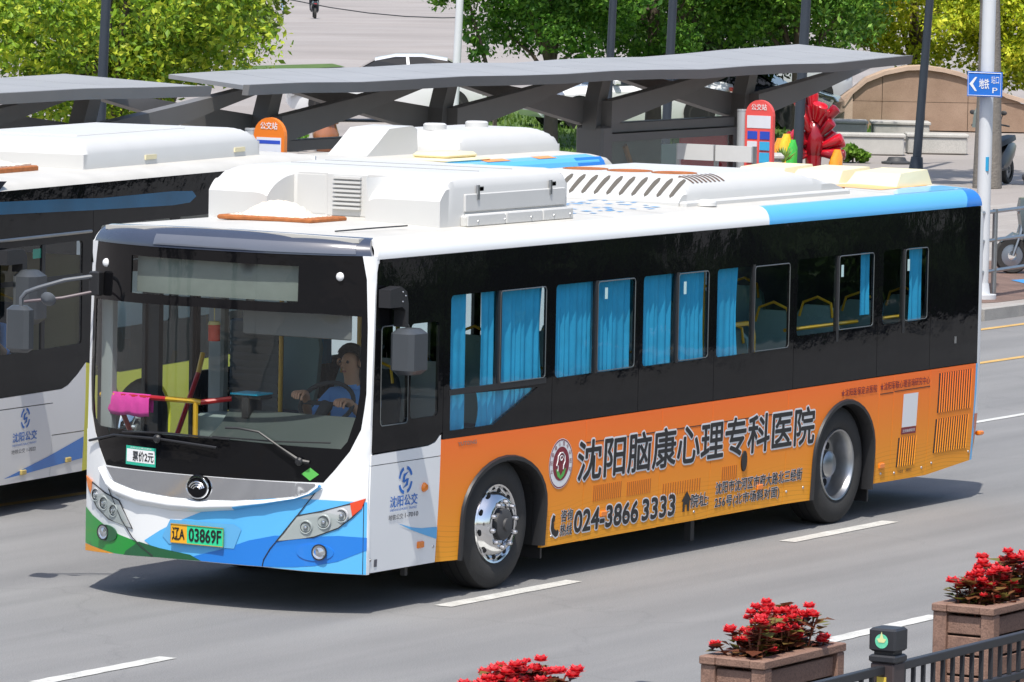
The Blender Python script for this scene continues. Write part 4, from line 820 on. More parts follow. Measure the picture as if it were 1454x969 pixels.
# ------------------------------------------------------------------ the white bus beside it
b2 = empty('white_bus', (3.3, 5.65, 0), math.atan(.14), 'white city bus with blue swoosh and yellow rear panels pulling out beside the shelter', 'bus')
B = lambda *a, **k: PT(*a, parent=b2, **k)
yel = M('yellow_advert', (.72, .70, .06), .35, coat=.2, var=.06)
SL2 = lambda x, z, o: (x, (.03*max(0, (1.0-z)/.8)**1.5 if z < 1 else 0)-o, z)
A3 = arch(3.05, .60, .98, .60, .27); A4 = arch(5.75, .56, .95, .58, .28)
B('side_panel', white, [(.25, .27), (1.345, .262), (1.345, .885), (.25, .90)], SL2, .14, th=.03); B('side_panel', white, [(1.352, .262), (1.95, .258), (1.95, .60), (1.352, .61)], SL2, .14, th=.03)
B('side_panel', white, [(.25, .908), (1.345, .893), (1.345, .618), (1.95, .608), (1.95, 1.19), (1.80, 1.10), (1.62, 1.02), (1.5, .995), (.25, 1.0)], SL2, .1, th=.03)
B('yellow_panel', yel, [(1.955, .26)]+A3+A4+[(6.7, .30), (6.7, 1.06), (2.6, 1.06), (1.955, 1.19)], SL2, .14, th=.03)
B('livery_swoosh', midblue, [(.50, .318), (1.3, .44), (1.94, .555), (1.94, .37), (1.3, .345), (.8, .325)], SL2, .08, off=.003)
opmark(SL2, b2, .84, .80, .85); text('沈阳公交', .62, 1.06, .61, .69, SL2, inkblue, b2, bold=.012); text('SHENYANG PUBLIC TRANSIT', .62, 1.06, .575, .592, SL2, inkblue, b2); text('地铁公交 1-7022', .61, 1.05, .51, .55, SL2, inkgrey, b2)
for x, z in ((.83, .345), (1.66, .38)): MB().box(x-.045, x+.045, .0, .03, z-.02, z+.02, .005).build('side_reflector', M('dull_amber', (.5, .38, .12), .4), b2)
bd = bay(0, 0, [R_(.36, 1.86, 1.36, 2.24)], [R_(.35, 1.87, 1.35, 2.25)], fn=SL2, pts=[(.22, 1.005), (1.5, 1.0), (1.62, 1.026), (1.80, 1.107), (1.955, 1.197), (2.05, 1.2), (2.05, 2.72), (.22, 2.72)], parent=b2)
MB().box(1.10, 1.16, -.004, .02, 1.36, 2.24).build('window_divider', blackpl, bd); MB().box(.36, 1.86, -.004, .02, 1.92, 1.96).build('window_divider', blackpl, bd)
MB().box(.23, 1.99, -.03, -.001, 2.30, 2.325, .006).build('rain_gutter', dullsteel, b2)
B('window_glass_band', blackgl, [(2.056, 1.066), (6.7, 1.066), (6.7, 2.72), (2.056, 2.72)], SL2, .3, [R_(2.2, 3.6, 1.45, 2.35), R_(3.75, 5.2, 1.45, 2.35), R_(5.35, 6.5, 1.45, 2.35)], th=.02)
for a, b in ((2.2, 3.6), (3.75, 5.2), (5.35, 6.5)): B('pane', wingl, R_(a-.01, b+.01, 1.44, 2.36), SL2, .4, off=-.006)
B('upper_glass_blue', M('blue_strip', (.008, .10, .20), .12, var=.6, scale=1.2), [(.28, 2.53), (2, 2.49), (3.6, 2.46), (3.95, 2.47), (4.08, 2.52), (4.0, 2.57), (3.6, 2.585), (2.2, 2.585), (1.4, 2.61), (.28, 2.635)], SL2, .15, off=.003)  # glossy mottled blue strip laid over the upper black band
PT('door_notice', M('notice_green', (.05, .45, .28), .5), [(.95, 2.13), (1.18, 2.13), (1.18, 2.21), (.95, 2.21)], SL2, .2, off=-.008, parent=b2)
m = MB(); m.loft([[(x, p[1], p[2]) for p in [SL2(0, 2.72, 0), (0, .03, 2.755), (0, .10, 2.785), (0, .30, 2.80), (0, 1.25, 2.82), (0, 2.2, 2.80), (0, 2.4, 2.785), (0, 2.47, 2.755), (0, 2.49, 2.72)]] for x in (.12, 3, 5, 6.7)], cap=False, close=False); m.build('roof_skin', rooftop, b2, True)
m = MB(); FB = [(.25, 0), (.08, .25), (.0, .8), (0, 1.7), (.08, 2.25), (.25, 2.5)]
m.loft([[(x+xo, y, z) for x, y in FB] for z, xo in ((.28, 0), (1.0, -.02))], cap=False, close=False); m.build('front_panel', white, b2, True)
m = MB(); m.loft([[(x+xo, y, z) for x, y in FB] for z, xo in ((1.0, -.02), (2.2, .03), (2.72, .05), (2.80, .2))], cap=False, close=False); m.build('front_glass', blackgl, b2, True)
for y in (.32, 2.18):
    m = MB(); m.lathe([(.16, -.02), (.15, .02), (.11, .03), (.06, .02), (0, .035)], (.06, y, .66), (-1, 0, 0), 20); m.build('headlamp', lens, b2, True)
for y0, y1 in ((.6, 1.3), (1.4, 2.1)): m = MB(); m.tube([(-.05, y0, 1.05), (-.045, (y0+y1)/2, 1.10), (-.04, y1, 1.16)], .012, 6); m.build('wiper_arm', blackpl, b2, True)
MB().box(-.045, -.02, .8, 1.7, .70, .78, .01).build('chrome_bar', chrome, b2); MB().box(-.04, -.015, 1.0, 1.5, .42, .56, .005).build('plate_holder', greypl, b2)
MB().box(.4, 6.6, .3, 2.2, .25, .42).build('chassis', under, b2); MB().box(6.67, 6.7, 0.02, 2.48, .3, 2.78).build('rear_panel', white, b2); MB().box(.3, 6.67, 2.46, 2.49, .3, 1.2).build('far_panel', white, b2); MB().box(.3, 6.67, 2.47, 2.49, 2.3, 2.75).build('far_panel', blackgl, b2); m = MB(); m.loft([[(5.75+(x-5.75)*.97, .03, z), (5.75+(x-5.75)*.97, .6, z)] for x, z in A4], cap=False, close=False); m.add([(5.75+(x-5.75)*.97, .6, z) for x, z in A4], [tuple(range(len(A4)))]); m.build('wheel_well', under, b2)
m = MB(); m.box(.35, 2.4, .08, 2.45, .42, .46).box(2.4, 6.6, .62, 1.88, .42, .46); m.build('cabin_floor', intdark, b2); MB().box(.4, .9, .1, 2.3, .5, 1.25, .05).build('dashboard', dashm, b2); MB().box(2.0, 2.06, .1, 1.1, .46, 2.1).build('driver_partition', M('partition_tan', (.30, .24, .12), .7), b2)
MB().box(.7, 6.6, 2.40, 2.44, .46, 1.3).build('inner_wall', intdark, b2)
wheel(b2, 3.05, .075, .49, 'front', 1); wheel(b2, 3.05, 2.42, .49, 'front', -1); wheel(b2, 5.75, .075, .49, 'rear', 1); wheel(b2, 5.75, 2.42, .49, 'rear', -1)
m = MB(); m.loft([[(3.05+(x-3.05)*.97, .03, z), (3.05+(x-3.05)*.97, .6, z)] for x, z in A3], cap=False, close=False); m.add([(3.05+(x-3.05)*.97, .6, z) for x, z in A3], [tuple(range(len(A3)))]); m.build('wheel_well', under, b2)
m = MB(); m.prism([(.22, 2.24), (.52, 2.24), (.58, 2.18), (.58, 2.05), (.50, 2.05), (.50, 2.12), (.22, 2.12)], 'y', -.13, -.03); q = m.build('mirror_bracket', blackpl, b2); m = MB(); m.box(.38, .66, -.30, -.08, 1.62, 2.07, .05); m.build('mirror_housing', mirrorg, q, True)
def h3(x, y): t = min((y-.35)/.24, (2.12-y)/.24, (x-2.55)/.40, (6.15-x)/.3); return 2.82+.03+.205*sm(t+.08)
u = link('ac_unit', hgrid(2.55, 6.15, .35, 2.12, 72, 42, h3, lambda x, y: True, 2.78, 'ac_unit'), acwhite, b2, True)
MB().box(3.2, 5.4, .75, 1.75, 3.05, 3.065, .006).build('ac_top_cover', acwhite, u)
for x in (3.75, 5.6): MB().box(x, x+.22, .338, .36, 2.845, 2.885).build('ac_vent', cream, u)
MB().box(1.35, 2.1, .55, 1.6, 2.80, 2.85, .01).build('roof_hatch', rust, b2)
link('hatch_debris', hgrid(1.4, 2.05, .6, 1.55, 20, 24, lambda x, y: 2.855+.06*max(0, 1-((x-1.75)/.35)**2-((y-1.1)/.5)**2)+random.uniform(0, .01), lambda x, y: True, 2.845, 'hatch_debris'), MATS['dried_fluff'], b2)
sx = math.atan(.14); sd_ = seat(b2, 1.1, .55, .62, .5, intdark)
seated_driver('person', 'driver in blue shirt at the side window of the white bus', (3.3+1.05*cos(sx)-.5*sin(sx), 5.65+1.05*sin(sx)+.5*cos(sx), .10), sx, blueshirt)

# ------------------------------------------------------------------ small low bus behind it
b3 = empty('small_bus', (11, 9.4, 0), 0, 'low white bus with blue rear roof edge waiting at the shelter kerb', 'bus')
Bz = 2.32
m = MB(); pr = [(0, .0, .30), (0, -.01, 1.1)]; m.loft([[(x, 0, .30), (x, 0, 1.05)] for x in (.1, 9.55)], cap=False, close=False); m.loft([[(x, 2.5, .30), (x, 2.5, 1.05)] for x in (.1, 9.55)], cap=False, close=False); m.box(0, .1, .03, 2.47, .3, 1.05); m.box(9.55, 9.65, .03, 2.47, .3, 1.05); m.build('lower_body', white, b3)
MB().box(.05, 9.6, .004, 2.496, 1.05, Bz-.08).build('window_band', blackgl, b3)
prof = [(.0, Bz-.08), (.02, Bz-.03), (.07, Bz+.01), (.2, Bz+.035), (1.25, Bz+.08), (2.3, Bz+.035), (2.43, Bz+.01), (2.48, Bz-.03), (2.5, Bz-.08)]
m = MB(); m.loft([[(x, y, z) for y, z in prof] for x in (.05, 3, 6, 9.4)], cap=False, close=False); m.loft([[(x, y, z-d) for y, z in prof] for x, d in ((9.4, 0), (9.55, .02), (9.63, .07), (9.66, .14))], cap=False, close=False); m.build('roof_skin', rooftop, b3, True)
m = MB(); m.loft([[(x, y-.003, z+.003) for y, z in prof[:4]] for x in (5.2, 7, 9.3)], cap=False, close=False); m.build('roof_edge_blue', ltblue, b3); m = MB(); m.loft([[(x, y-.003, z+.003) for y, z in prof[-4:]] for x in (3.0, 7, 9.3)], cap=False, close=False); m.build('roof_edge_blue', ltblue, b3)
m = MB(); m.loft([[(x, y, z-d) for y, z in ((-.004, Bz-.078), (.016, Bz-.03), (.062, Bz+.014))] for x, d in ((8.8, 0), (9.4, 0))], cap=False, close=False); m.build('roof_edge_dark_blue', midblue, b3)
m = MB()
for x0, x1 in ((7.0, 7.5), (8.1, 8.5)): m.add([(x0, .10, Bz+.025), (x1, .10, Bz+.025), (x1, .22, Bz+.042), (x0, .22, Bz+.042)], [(0, 1, 2, 3)])
m.build('roof_livery_orange', M('roof_orange', (.75, .30, .10), .5), b3)
m = MB(); m.prism([(6.05, Bz+.05), (6.05, Bz+.08), (6.25, Bz+.20), (6.42, Bz+.31), (6.5, Bz+.36), (6.98, Bz+.38), (7.08, Bz+.34), (7.1, Bz+.05)], 'y', 1.05, 1.55); m.build('roof_box', acwhite, b3, True)
def h5(x, y): return Bz+.07+.25*sm(min((y-.62)/.25, (1.85-y)/.25, (x-7.25)/.5, (9.45-x)/.5)+.03)
u = link('ac_unit', hgrid(7.25, 9.45, .62, 1.85, 56, 36, h5, lambda x, y: True, Bz+.0, 'ac_unit'), acwhite, b3, True)
for x in (7.7, 8.6): m = MB(); m.lathe([(.13, 0), (.13, .06), (.11, .075), (0, .078)], (x, 1.2, Bz+.31), (0, 0, 1), 16); m.build('ac_cap', acwhite, u, True)
MB().box(6.3, 7.2, .18, .80, Bz+.03, Bz+.07, .02).box(6.42, 7.08, .27, .72, Bz+.06, Bz+.13, .03).build('roof_hatch', cream, b3, True)
for x in (2.2, 7.2): wheel(b3, x, .08, .45, 'rear', 1); wheel(b3, x, 2.42, .45, 'rear', -1)

# ------------------------------------------------------------------ bus shelter
shm = M('shelter_grey', (.19, .185, .18), .5, .2, var=.12, scale=2)
sht = M('shelter_top', (.33, .332, .335), .5, .1, var=.15, scale=1.2)
sh = empty('bus_shelter', (24, 14, GZ), 0, 'long grey bus shelter with branching arms and wavy roof on the pavement', 'shelter')
def SH(mb, name, mat): o = mb.build(name, mat, sh); o.location = (-24, -14, -GZ); return o
zr = lambda X: 3.045+.03*abs(sin((X-20.43)/3.87*pi))+(.06*((X-29.5)/4.7)**2 if X > 29.5 else 0)
def roofrun(xa, xb, n, skl, skr, dz=0):
    for i in range(n):
        t0, t1 = i/n, (i+1)/n; g = .006
        def pt(t, s): # s=0 near edge, 1 far edge
            L = xa[0]+(xa[1]-xa[0])*s; Rr = xb[0]+(xb[1]-xb[0])*s; return L+(Rr-L)*t
        q = [(pt(t0, 0)+g, 12.45), (pt(t1, 0)-g, 12.45), (pt(t1, 1)-g, 15.2), (pt(t0, 1)+g, 15.2)]
        zz = [zr(q[0][0])+dz, zr(q[1][0])+dz, zr(q[2][0])+.01+dz, zr(q[3][0])+.01+dz]
        mb = MB(); mb.add([(x, y, z) for (x, y), z in zip(q, zz)]+[(x, y, z-.05) for (x, y), z in zip(q, zz)], [(0, 1, 2, 3), (4, 7, 6, 5), (0, 4, 5, 1), (1, 5, 6, 2), (2, 6, 7, 3), (3, 7, 4, 0)]); SH(mb, 'roof_panel', sht)
        mb = MB(); f = [(q[0][0]-g, zz[0]), (q[1][0]+g, zz[1])]
        mb.add([(f[0][0], 12.44, f[0][1]-.105), (f[1][0], 12.44, f[1][1]-.105), (f[1][0], 12.415, f[1][1]+.012), (f[0][0], 12.415, f[0][1]+.012), (f[0][0], 12.52, f[0][1]-.105), (f[1][0], 12.52, f[1][1]-.105), (f[1][0], 12.50, f[1][1]+.012), (f[0][0], 12.50, f[0][1]+.012)], [(0, 1, 2, 3), (4, 7, 6, 5), (0, 4, 5, 1), (3, 2, 6, 7), (0, 3, 7, 4), (1, 5, 6, 2)]); SH(mb, 'fascia', shm)
roofrun((4, 4), (17.0, 18.2), 11, 0, 0, .02); roofrun((17.75, 20.3), (34.2, 36.2), 14, 0, 0)
COLX = [12.85, 16.72, 20.43, 24.37, 28.2, 32.2]
for X in COLX:
    mb = MB(); mb.box(X-.14, X+.14, 13.75, 14.15, GZ, 2.30, .03); SH(mb, 'column', shm)
    mb = MB(); mb.loft([[(X-.15, y, 2.25), (X+.14, y, 2.25), (X+.13, y, 2.6), (X+.30, y, 3.04), (X+.08, y, 3.04), (X-.10, y, 2.62)] for y in (13.85, 14.05)]); SH(mb, 'column_head', shm)
    for s, y0, nm in ((1, 13.7, 'arm'), (-1, 14.05, 'arm')):
        pts = [(X, 2.30), (X, 2.62), (X+s*1.7, 2.81), (X+s*3.3, 3.0), (X+s*3.6, 3.02), (X+s*3.4, 2.93), (X+s*1.7, 2.60)]
        if X+s*3.8 > 37.5 or X+s*3.8 < 5: continue
        mb = MB(); mb.prism(pts, 'y', y0, y0+.16); SH(mb, nm, shm)
for a, b in ((16.72, 20.43), (20.43, 24.37), (28.2, 32.2)): mb = MB(); mb.box(a+.2, b-.2, 13.95, 14.12, 2.19, 2.32, .01); SH(mb, 'tie_beam', shm)
# advertising case between the last two columns
ad = empty('advert_case', (30.2, 14.0, GZ), 0, 'dark framed glass advertising case with grey and red posters under the shelter', 'advert case')
def AD(mb, name, mat, p=None): o = mb.build(name, mat, p or ad); o.location = (0, 0, 0) if p else (-30.2, -14.0, -GZ); return o
mb = MB(); mb.box(28.42, 31.98, 13.90, 14.08, .45, .55).box(28.42, 31.98, 13.90, 14.08, 2.08, 2.18).box(28.42, 28.52, 13.90, 14.08, .55, 2.08).box(31.88, 31.98, 13.90, 14.08, .55, 2.08); AD(mb, 'frame', shm)
AD(MB().box(28.52, 30.05, 13.99, 14.0, .55, 2.08), 'poster_grey', M('poster_dark', (.11, .13, .12), .4, var=.5, scale=1.5)); AD(MB().box(30.06, 30.55, 13.985, 14.0, .55, 2.0), 'poster_pale', M('poster_pale', (.5, .64, .64), .4)); AD(MB().box(30.56, 31.88, 13.99, 14.0, .55, 2.08), 'poster_red', M('poster_red', (.80, .012, .03), .4))
mb = MB(); rr = random.Random(3)
for i in range(16):
    x = 28.75+i*.08; z = 1.45+.10*sin(i*1.3); mb.tube([(x+.05*cos(t*1.1+i), 13.985, z+.10*sin(t*.9+i)) for t in range(5)], .012, 4)
AD(mb, 'poster_script', printwhite); mb = MB(); mb.tube([(29.05, 13.985, 2.02), (29.2, 13.985, 1.8), (29.35, 13.985, 1.6)], .045, 6); AD(mb, 'poster_streak', M('poster_orange', (.45, .22, .08), .5))
AD(MB().box(28.52, 31.88, 13.915, 13.92, .55, 2.08), 'pane', screengl)
for x in (28.6, 31.8): AD(MB().box(x-.05, x+.05, 13.95, 14.05, GZ, .45), 'foot', shm)
# stop flags on poles
def stopsign(x, y, label, colr, hz, rows):
    s = empty('stop_sign', (x, y, GZ), 0, label, 'bus stop sign')
    bdy = MB(); pts = [(-.20, hz-.95), (.20, hz-.95), (.20, hz-.20)]+[(.20*cos(radians(a)), hz-.20+.20*sin(radians(a))) for a in range(0, 181, 15)][1:-1]+[(-.20, hz-.20)]
    bdy.prism(pts, 'x', -.03, .03); bdy.build('board', colr, s)
    for i, (mt, a, b, c, d) in enumerate(rows): MB().box(-.034-.002*i, -.031, a, b, hz+c, hz+d).build('timetable', mt, s)
    FS = lambda a, b, o: (-.031-o, -a, b)
    text('公交站', -.11, .11, hz-.13, hz-.05, FS, printwhite, s, bold=.01)
    m = MB(); m.cyl((.04, .27, 0), (.04, .27, hz-.15), .075, n=14); m.cyl((.04, .27, hz-.15), (.04, .27, hz-.13), .078, n=14); m.build('pole', M('pole_silver', (.50, .52, .54), .4, .3), s, True)
    MB().box(.0, .06, .18, .25, hz-.32, hz-.27).build('clamp', dullsteel, s); MB().box(.0, .06, .18, .25, hz-.62, hz-.57).build('clamp', dullsteel, s)
pb_ = M('sign_blue', (.03, .08, .50), .45); pc = M('sign_cyan', (.05, .42, .72), .45); pw = M('sign_white', (.72, .74, .80), .45)
stopsign(29.4, 12.2, 'red arched bus stop sign with blue timetables under the shelter end', M('sign_red', (.80, .10, .09), .45), 2.54, [(pw, -.17, .17, -.36, -.20), (pb_, .02, .16, -.50, -.40), (pb_, -.16, -.02, -.50, -.40), (pw, .02, .16, -.64, -.53), (pc, -.16, -.02, -.64, -.53), (pc, .02, .16, -.80, -.67), (pc, -.16, -.02, -.80, -.67)])
stopsign(17.85, 12.2, 'orange arched bus stop sign beside the first gap in the shelter roof', M('sign_orange', (.80, .20, .02), .45), 2.61, [(pw, -.16, .16, -.55, -.22), (pb_, -.15, .15, -.29, -.25)])
bdn = empty('notice_board', (28.2, 12.2, GZ), 0, 'low pair of blank white boards on grey posts before the advert case', 'notice board')
for y0, y1 in ((-.53, -.015), (.015, .53)): MB().box(-.02, .02, y0, y1, 1.80, 2.0).build('board', M('board_white', (.62, .62, .61), .5), bdn)
for y in (-.54, 0, .54): MB().box(.02, .06, y-.025, y+.025, 0, 2.0).build('post', dullsteel, bdn)

# ------------------------------------------------------------------ trees and plants
bark = M('bark', (.13, .10, .08), .9, var=.35, scale=9, bump=.8, bscale=25)
barkg = M('bark_grey', (.20, .18, .155), .9, var=.3, scale=12, bump=.9, bscale=30)
lf_y = leafmat('leaf_yellow_green', (.17, .30, .016), (.42, .55, .024), (.72, .74, .06)); lf_g = leafmat('leaf_green', (.04, .13, .014), (.10, .26, .024), (.22, .42, .05)); lf_d = leafmat('leaf_dark', (.018, .05, .010), (.04, .10, .016), (.08, .17, .03))
lf_o = leafmat('leaf_gold', (.26, .38, .02), (.55, .64, .03), (.85, .82, .08))
def leaf_mesh(name, clumps, per, leaf, rnd, flat=.5):
    V = []; F = []
    for (c, r) in clumps:
        for _ in range(per):
            d = Vector((rnd.gauss(0, 1), rnd.gauss(0, 1), rnd.gauss(0, 1))).normalized()*r*(rnd.random()**.45); p = Vector(c)+Vector((d.x, d.y, d.z*.8))
            n = Vector((rnd.gauss(0, 1), rnd.gauss(0, 1), rnd.gauss(flat, 1))).normalized(); a = n.orthogonal().normalized(); a = Matrix.Rotation(rnd.uniform(0, 6.28), 3, n) @ a; b = n.cross(a); s = leaf*rnd.choice((.5, .7, .9, 1.1, 1.5)); i = len(V)
            V += [p-a*s, p-b*s*.55+a*s*.1+n*s*.12, p+a*s, p+b*s*.55+a*s*.1+n*s*.12]; F.append((i, i+1, i+2, i+3))
    me = bpy.data.meshes.new(name); me.from_pydata(V, [], F); return me
TM = {}
def tree(name, label, loc, H, cz, rx, rz, nc, per, leaf, mat, seed, group=None, tr=.14, bk=None, lean=0, proto=None, rzrot=0, scale=1):
    t = empty(name, loc, rzrot, label, 'tree', group)
    if proto:
        for ch in proto.children: c = ch.copy(); COL.objects.link(c); c.parent = t
        t.scale = (scale,)*3; return t
    rnd = random.Random(seed); cl = []
    for i in range(nc):
        d = Vector((rnd.gauss(0, 1), rnd.gauss(0, 1), rnd.gauss(0, 1))).normalized()*(rnd.uniform(.35, 1)**.6); cl.append(((d.x*rx, d.y*rx, cz+d.z*rz), rnd.uniform(.16, .34)*min(rx, rz)))
    link('crown', leaf_mesh('crown', cl, per, leaf, rnd), mat, t)
    m = MB(); m.tube([(0, 0, 0), (.03, .02, H*.3), (-.03+lean, .03, H*.6), (lean, 0, cz)], [tr*1.25, tr, tr*.8, tr*.5], 10); m.build('trunk', bk or bark, t, True)
    for i in range(9):
        c, r = cl[i*len(cl)//9]; z0 = H*rnd.uniform(.4, .85); mid = Vector((c[0]*.45, c[1]*.45, z0+(c[2]-z0)*.6)); m = MB(); m.tube([(0, 0, z0), mid, c], [tr*.42, tr*.28, tr*.1], 6); m.build('branch', bk or bark, t, True)
    return t
tree('shade_tree', 'yellow green tree growing behind the shelter beside the dark lamp post', (31.0, 23.4, GZ), 2.2, 3.75, 2.3, 2.1, 120, 520, .046, leafmat('leaf_spring', (.09, .19, .012), (.24, .40, .02), (.58, .64, .05)), 11)
tree('shade_tree', 'bright green tree behind the gap in the shelter roof with drooping side twigs', (35.6, 25.6, GZ), 2.4, 4.0, 1.75, 1.8, 90, 480, .046, leafmat('leaf_mid', (.05, .10, .01), (.12, .20, .014), (.26, .33, .03)), 23)
tree('shade_tree', 'leafy green tree standing behind the pale lamp pole', (63.0, 34.6, GZ), 2.5, 4.1, 2.5, 2.3, 110, 420, .058, lf_g, 31, tr=.13)
tree('shade_tree', 'broad green tree behind the middle of the shelter', (66.5, 34.2, GZ), 2.5, 4.2, 2.9, 2.5, 120, 420, .058, lf_g, 37, tr=.16)
tree('shade_tree', 'dense dark tree between the broad green tree and the yellow one', (76.0, 37.8, GZ), 2.5, 4.2, 3.4, 2.9, 120, 350, .075, lf_d, 41, tr=.18)
tree('shade_tree', 'green tree overhanging the parked cars behind the twin lamp posts', (68.3, 31.8, GZ), 2.4, 4.3, 2.7, 2.4, 120, 420, .058, leafmat('leaf_fresh', (.05, .15, .016), (.13, .30, .03), (.28, .46, .06)), 43)
tree('shade_tree', 'golden green tree spreading over the curved stone wall', (80.5, 35.2, GZ), 2.2, 3.75, 2.9, 2.3, 130, 400, .06, lf_o, 53, tr=.15)
tree('shade_tree', 'golden green tree behind the grey trunk and blue sign', (82.5, 32.3, GZ), 2.2, 3.1, 2.6, 2.4, 130, 400, .06, lf_o, 59, tr=.13)
# slim leaning sapling by the pale pole
t = empty('sapling', (61.2, 35.45, GZ), 0, 'thin sapling with sparse drooping leaves left of the pale lamp pole', 'tree'); rnd = random.Random(61)
link('crown', leaf_mesh('crown', [((-.25+.28*k*.3, .35-.22*k*.3, 3.9-.33*k), .24) for k in range(9)], 80, .075, rnd), lf_g, t); m = MB(); m.tube([(.5, -.35, 0), (.45, -.3, 1.2), (.1, .05, 2.8), (-.3, .4, 4.2)], [.05, .045, .03, .012], 7); m.build('trunk', bark, t, True)
# street tree whose trunk rises beside the white pole
tree('street_tree', 'grey barked street tree trunk behind the white sign pole', (56.72, 21.98, GZ), 6.2, 8.2, 2.6, 2.2, 60, 160, .11, lf_y, 67, tr=.21, bk=barkg)
# trees along the opposite pavements, out of frame but mirrored in the glass
pt_ = tree('avenue_tree', 'dark avenue tree beyond the fence on the other carriageway', (34, -27, 0), 3, 6.0, 3.6, 3.6, 90, 200, .16, lf_d, 71, 'avenue trees on the other carriageway', tr=.2)
for i, (x, y) in enumerate(((27, -24.5), (41, -31), (48, -35), (56, -30), (20, -29), (64, -39), (75, -36), (88, -42), (13, -25))): tree('avenue_tree', 'dark avenue tree beyond the fence on the other carriageway', (x, y, 0), 0, 0, 0, 0, 0, 0, 0, None, 0, 'avenue trees on the other carriageway', proto=pt_, rzrot=i*1.3, scale=.9+.1*(i % 4))
for i, (x, y) in enumerate(((-14, 15), (-21, 17), (-28, 15.5), (-36, 20), (-45, 24), (-56, 30), (-70, 36), (-24, 22), (-85, 46), (-62, 22))): tree('avenue_tree', 'dark avenue tree on the pavement further down the street', (x, y, GZ), 0, 0, 0, 0, 0, 0, 0, None, 0, 'avenue trees on the pavement down the street', proto=pt_, rzrot=i*1.9+.4, scale=.85+.12*(i % 4))
hd = empty('reflection_shrub', (4, -9.8, 0), 0, 'dark shrub added out of view beyond the median fence for the glass to mirror', 'shrub', 'shrubs added beyond the median fence for the glass reflections'); rnd = random.Random(77)  # shrub row added out of frame so the bus side glass mirrors dark green
link('foliage', leaf_mesh('foliage', [((rnd.uniform(-.9, .9), rnd.uniform(-.6, .6), rnd.uniform(.25, 1.5)), .45) for _ in range(22)], 110, .11, rnd), lf_d, hd); MB().tube([(0, 0, 0), (.02, 0, .8)], .05, 6).build('stem', bark, hd)
for i in range(26): c = copy_tree(hd); c.location = (6.2+i*2.15, -9.8-.12*(i % 3)-.05*i, 0); c.rotation_euler = (0, 0, i*2.1); c.scale = (1, 1, (.8, 1.1, .95, 1.35, .7)[i % 5])
def bush(loc, r, label, mat, seed, n=10, per=130, leaf=.05):
    rnd = random.Random(seed); cl = [((rnd.uniform(-r, r)*.7, rnd.uniform(-r, r)*.7, r*rnd.uniform(.3, .8)), r*.4) for _ in range(n)]
    b = empty('bush', loc, 0, label, 'bush'); link('foliage', leaf_mesh('foliage', cl, per, leaf, rnd), mat, b); m = MB()
    m.tube([(0, 0, 0), (.02, .01, r*.5)], .02, 6); m.build('stem', bark, b); return b
bush((63.2, 27.95, GZ), .32, 'small round green bush beside the concrete benches', leafmat('leaf_lime', (.06, .16, .01), (.14, .28, .02), (.24, .40, .05)), 5)
for i, (x, y) in enumerate(((77.5, 38.6), (78.5, 37.9), (79.6, 37.2), (76.3, 39.4))): b = bush((x, y, GZ), .55, 'dark clipped shrub at the top edge of the lawn', lf_d, 80+i, 14, 130, .07); b['group'] = 'shrubs along the lawn edge'
bush((57.9, 37.6, GZ), .4, 'bright green bush behind the terracotta pot', lf_g, 90)
def spiky(V, F, base, n, L, rnd, wd=.03):
    for k in range(n):
        a = rnd.uniform(0, 6.28); t = rnd.uniform(.4, 1.3); d = Vector((cos(a)*cos(t), sin(a)*cos(t), sin(t)))*L*rnd.uniform(.6, 1); s = Vector((-sin(a), cos(a), 0))*wd; p = Vector(base); i = len(V); V += [p-s*.4, p+d*.55-s, p+d, p+d*.55+s]; F.append((i, i+1, i+2, i+3))
# grass blades on the lawn
V = []; F = []; rnd = random.Random(4); LW = [(62.5, 30.2), (66.6, 31.0), (70.5, 30.6), (85, 38), (84, 46), (66, 40), (52, 29)]
for _ in range(16000):
    x = rnd.uniform(52, 86); y = rnd.uniform(27, 47)
    if pip(x, y, LW): a = rnd.uniform(0, 6.28); h = rnd.uniform(.05, .16); i = len(V); w_ = .04; V += [(x-w_*cos(a), y-w_*sin(a), GZ), (x+w_*cos(a), y+w_*sin(a), GZ), (x+rnd.uniform(-.05, .05), y+rnd.uniform(-.05, .05), GZ+h)]; F.append((i, i+1, i+2))
me = bpy.data.meshes.new('lawn_grass'); me.from_pydata(V, [], F); tag(link('lawn_grass', me, leafmat('grass_blade', (.06, .13, .02), (.12, .22, .035), (.20, .30, .06))), 'short sunlit grass covering the lawn', 'grass', kind='stuff')

# ------------------------------------------------------------------ poles and signs
polem = M('pole_dark', (.035, .045, .06), .45, .2); polew = M('pole_white', (.62, .64, .66), .4)
def pole(x, y, r, h, label, mat, lx=.012, ly=-.030):
    p = empty('lamp_post', (x, y, GZ), 0, label, 'lamp post'); L = lambda z: (lx*z, ly*z, z)
    m = MB(); m.tube([L(0), L(h*.5), L(h)], [r*1.15, r, r*.8], 12); m.build('shaft', mat, p, True); m = MB(); m.tube([L(0), L(.25)], [r*1.9, r*1.5], 12); m.build('base', mat, p, True)
    m = MB(); m.tube([L(h), (L(h)[0]-.5, L(h)[1], h+.35), (L(h)[0]-1.2, L(h)[1], h+.45)], [r*.7, r*.5, r*.4], 8); m.box(L(h)[0]-1.7, L(h)[0]-1.1, L(h)[1]-.12, L(h)[1]+.12, h+.4, h+.5, .03); m.build('lamp_arm', mat, p, True); return p
pole(27.70, 21.30, .065, 7, 'dark lamp post in front of the yellow green tree', polem); pole(39.8, 20.35, .06, 7, 'dark lamp post behind the shelter, next to its twin', polem); pole(44.7, 22.0, .07, 7, 'dark lamp post behind the advert case, thicker of the twins', polem)
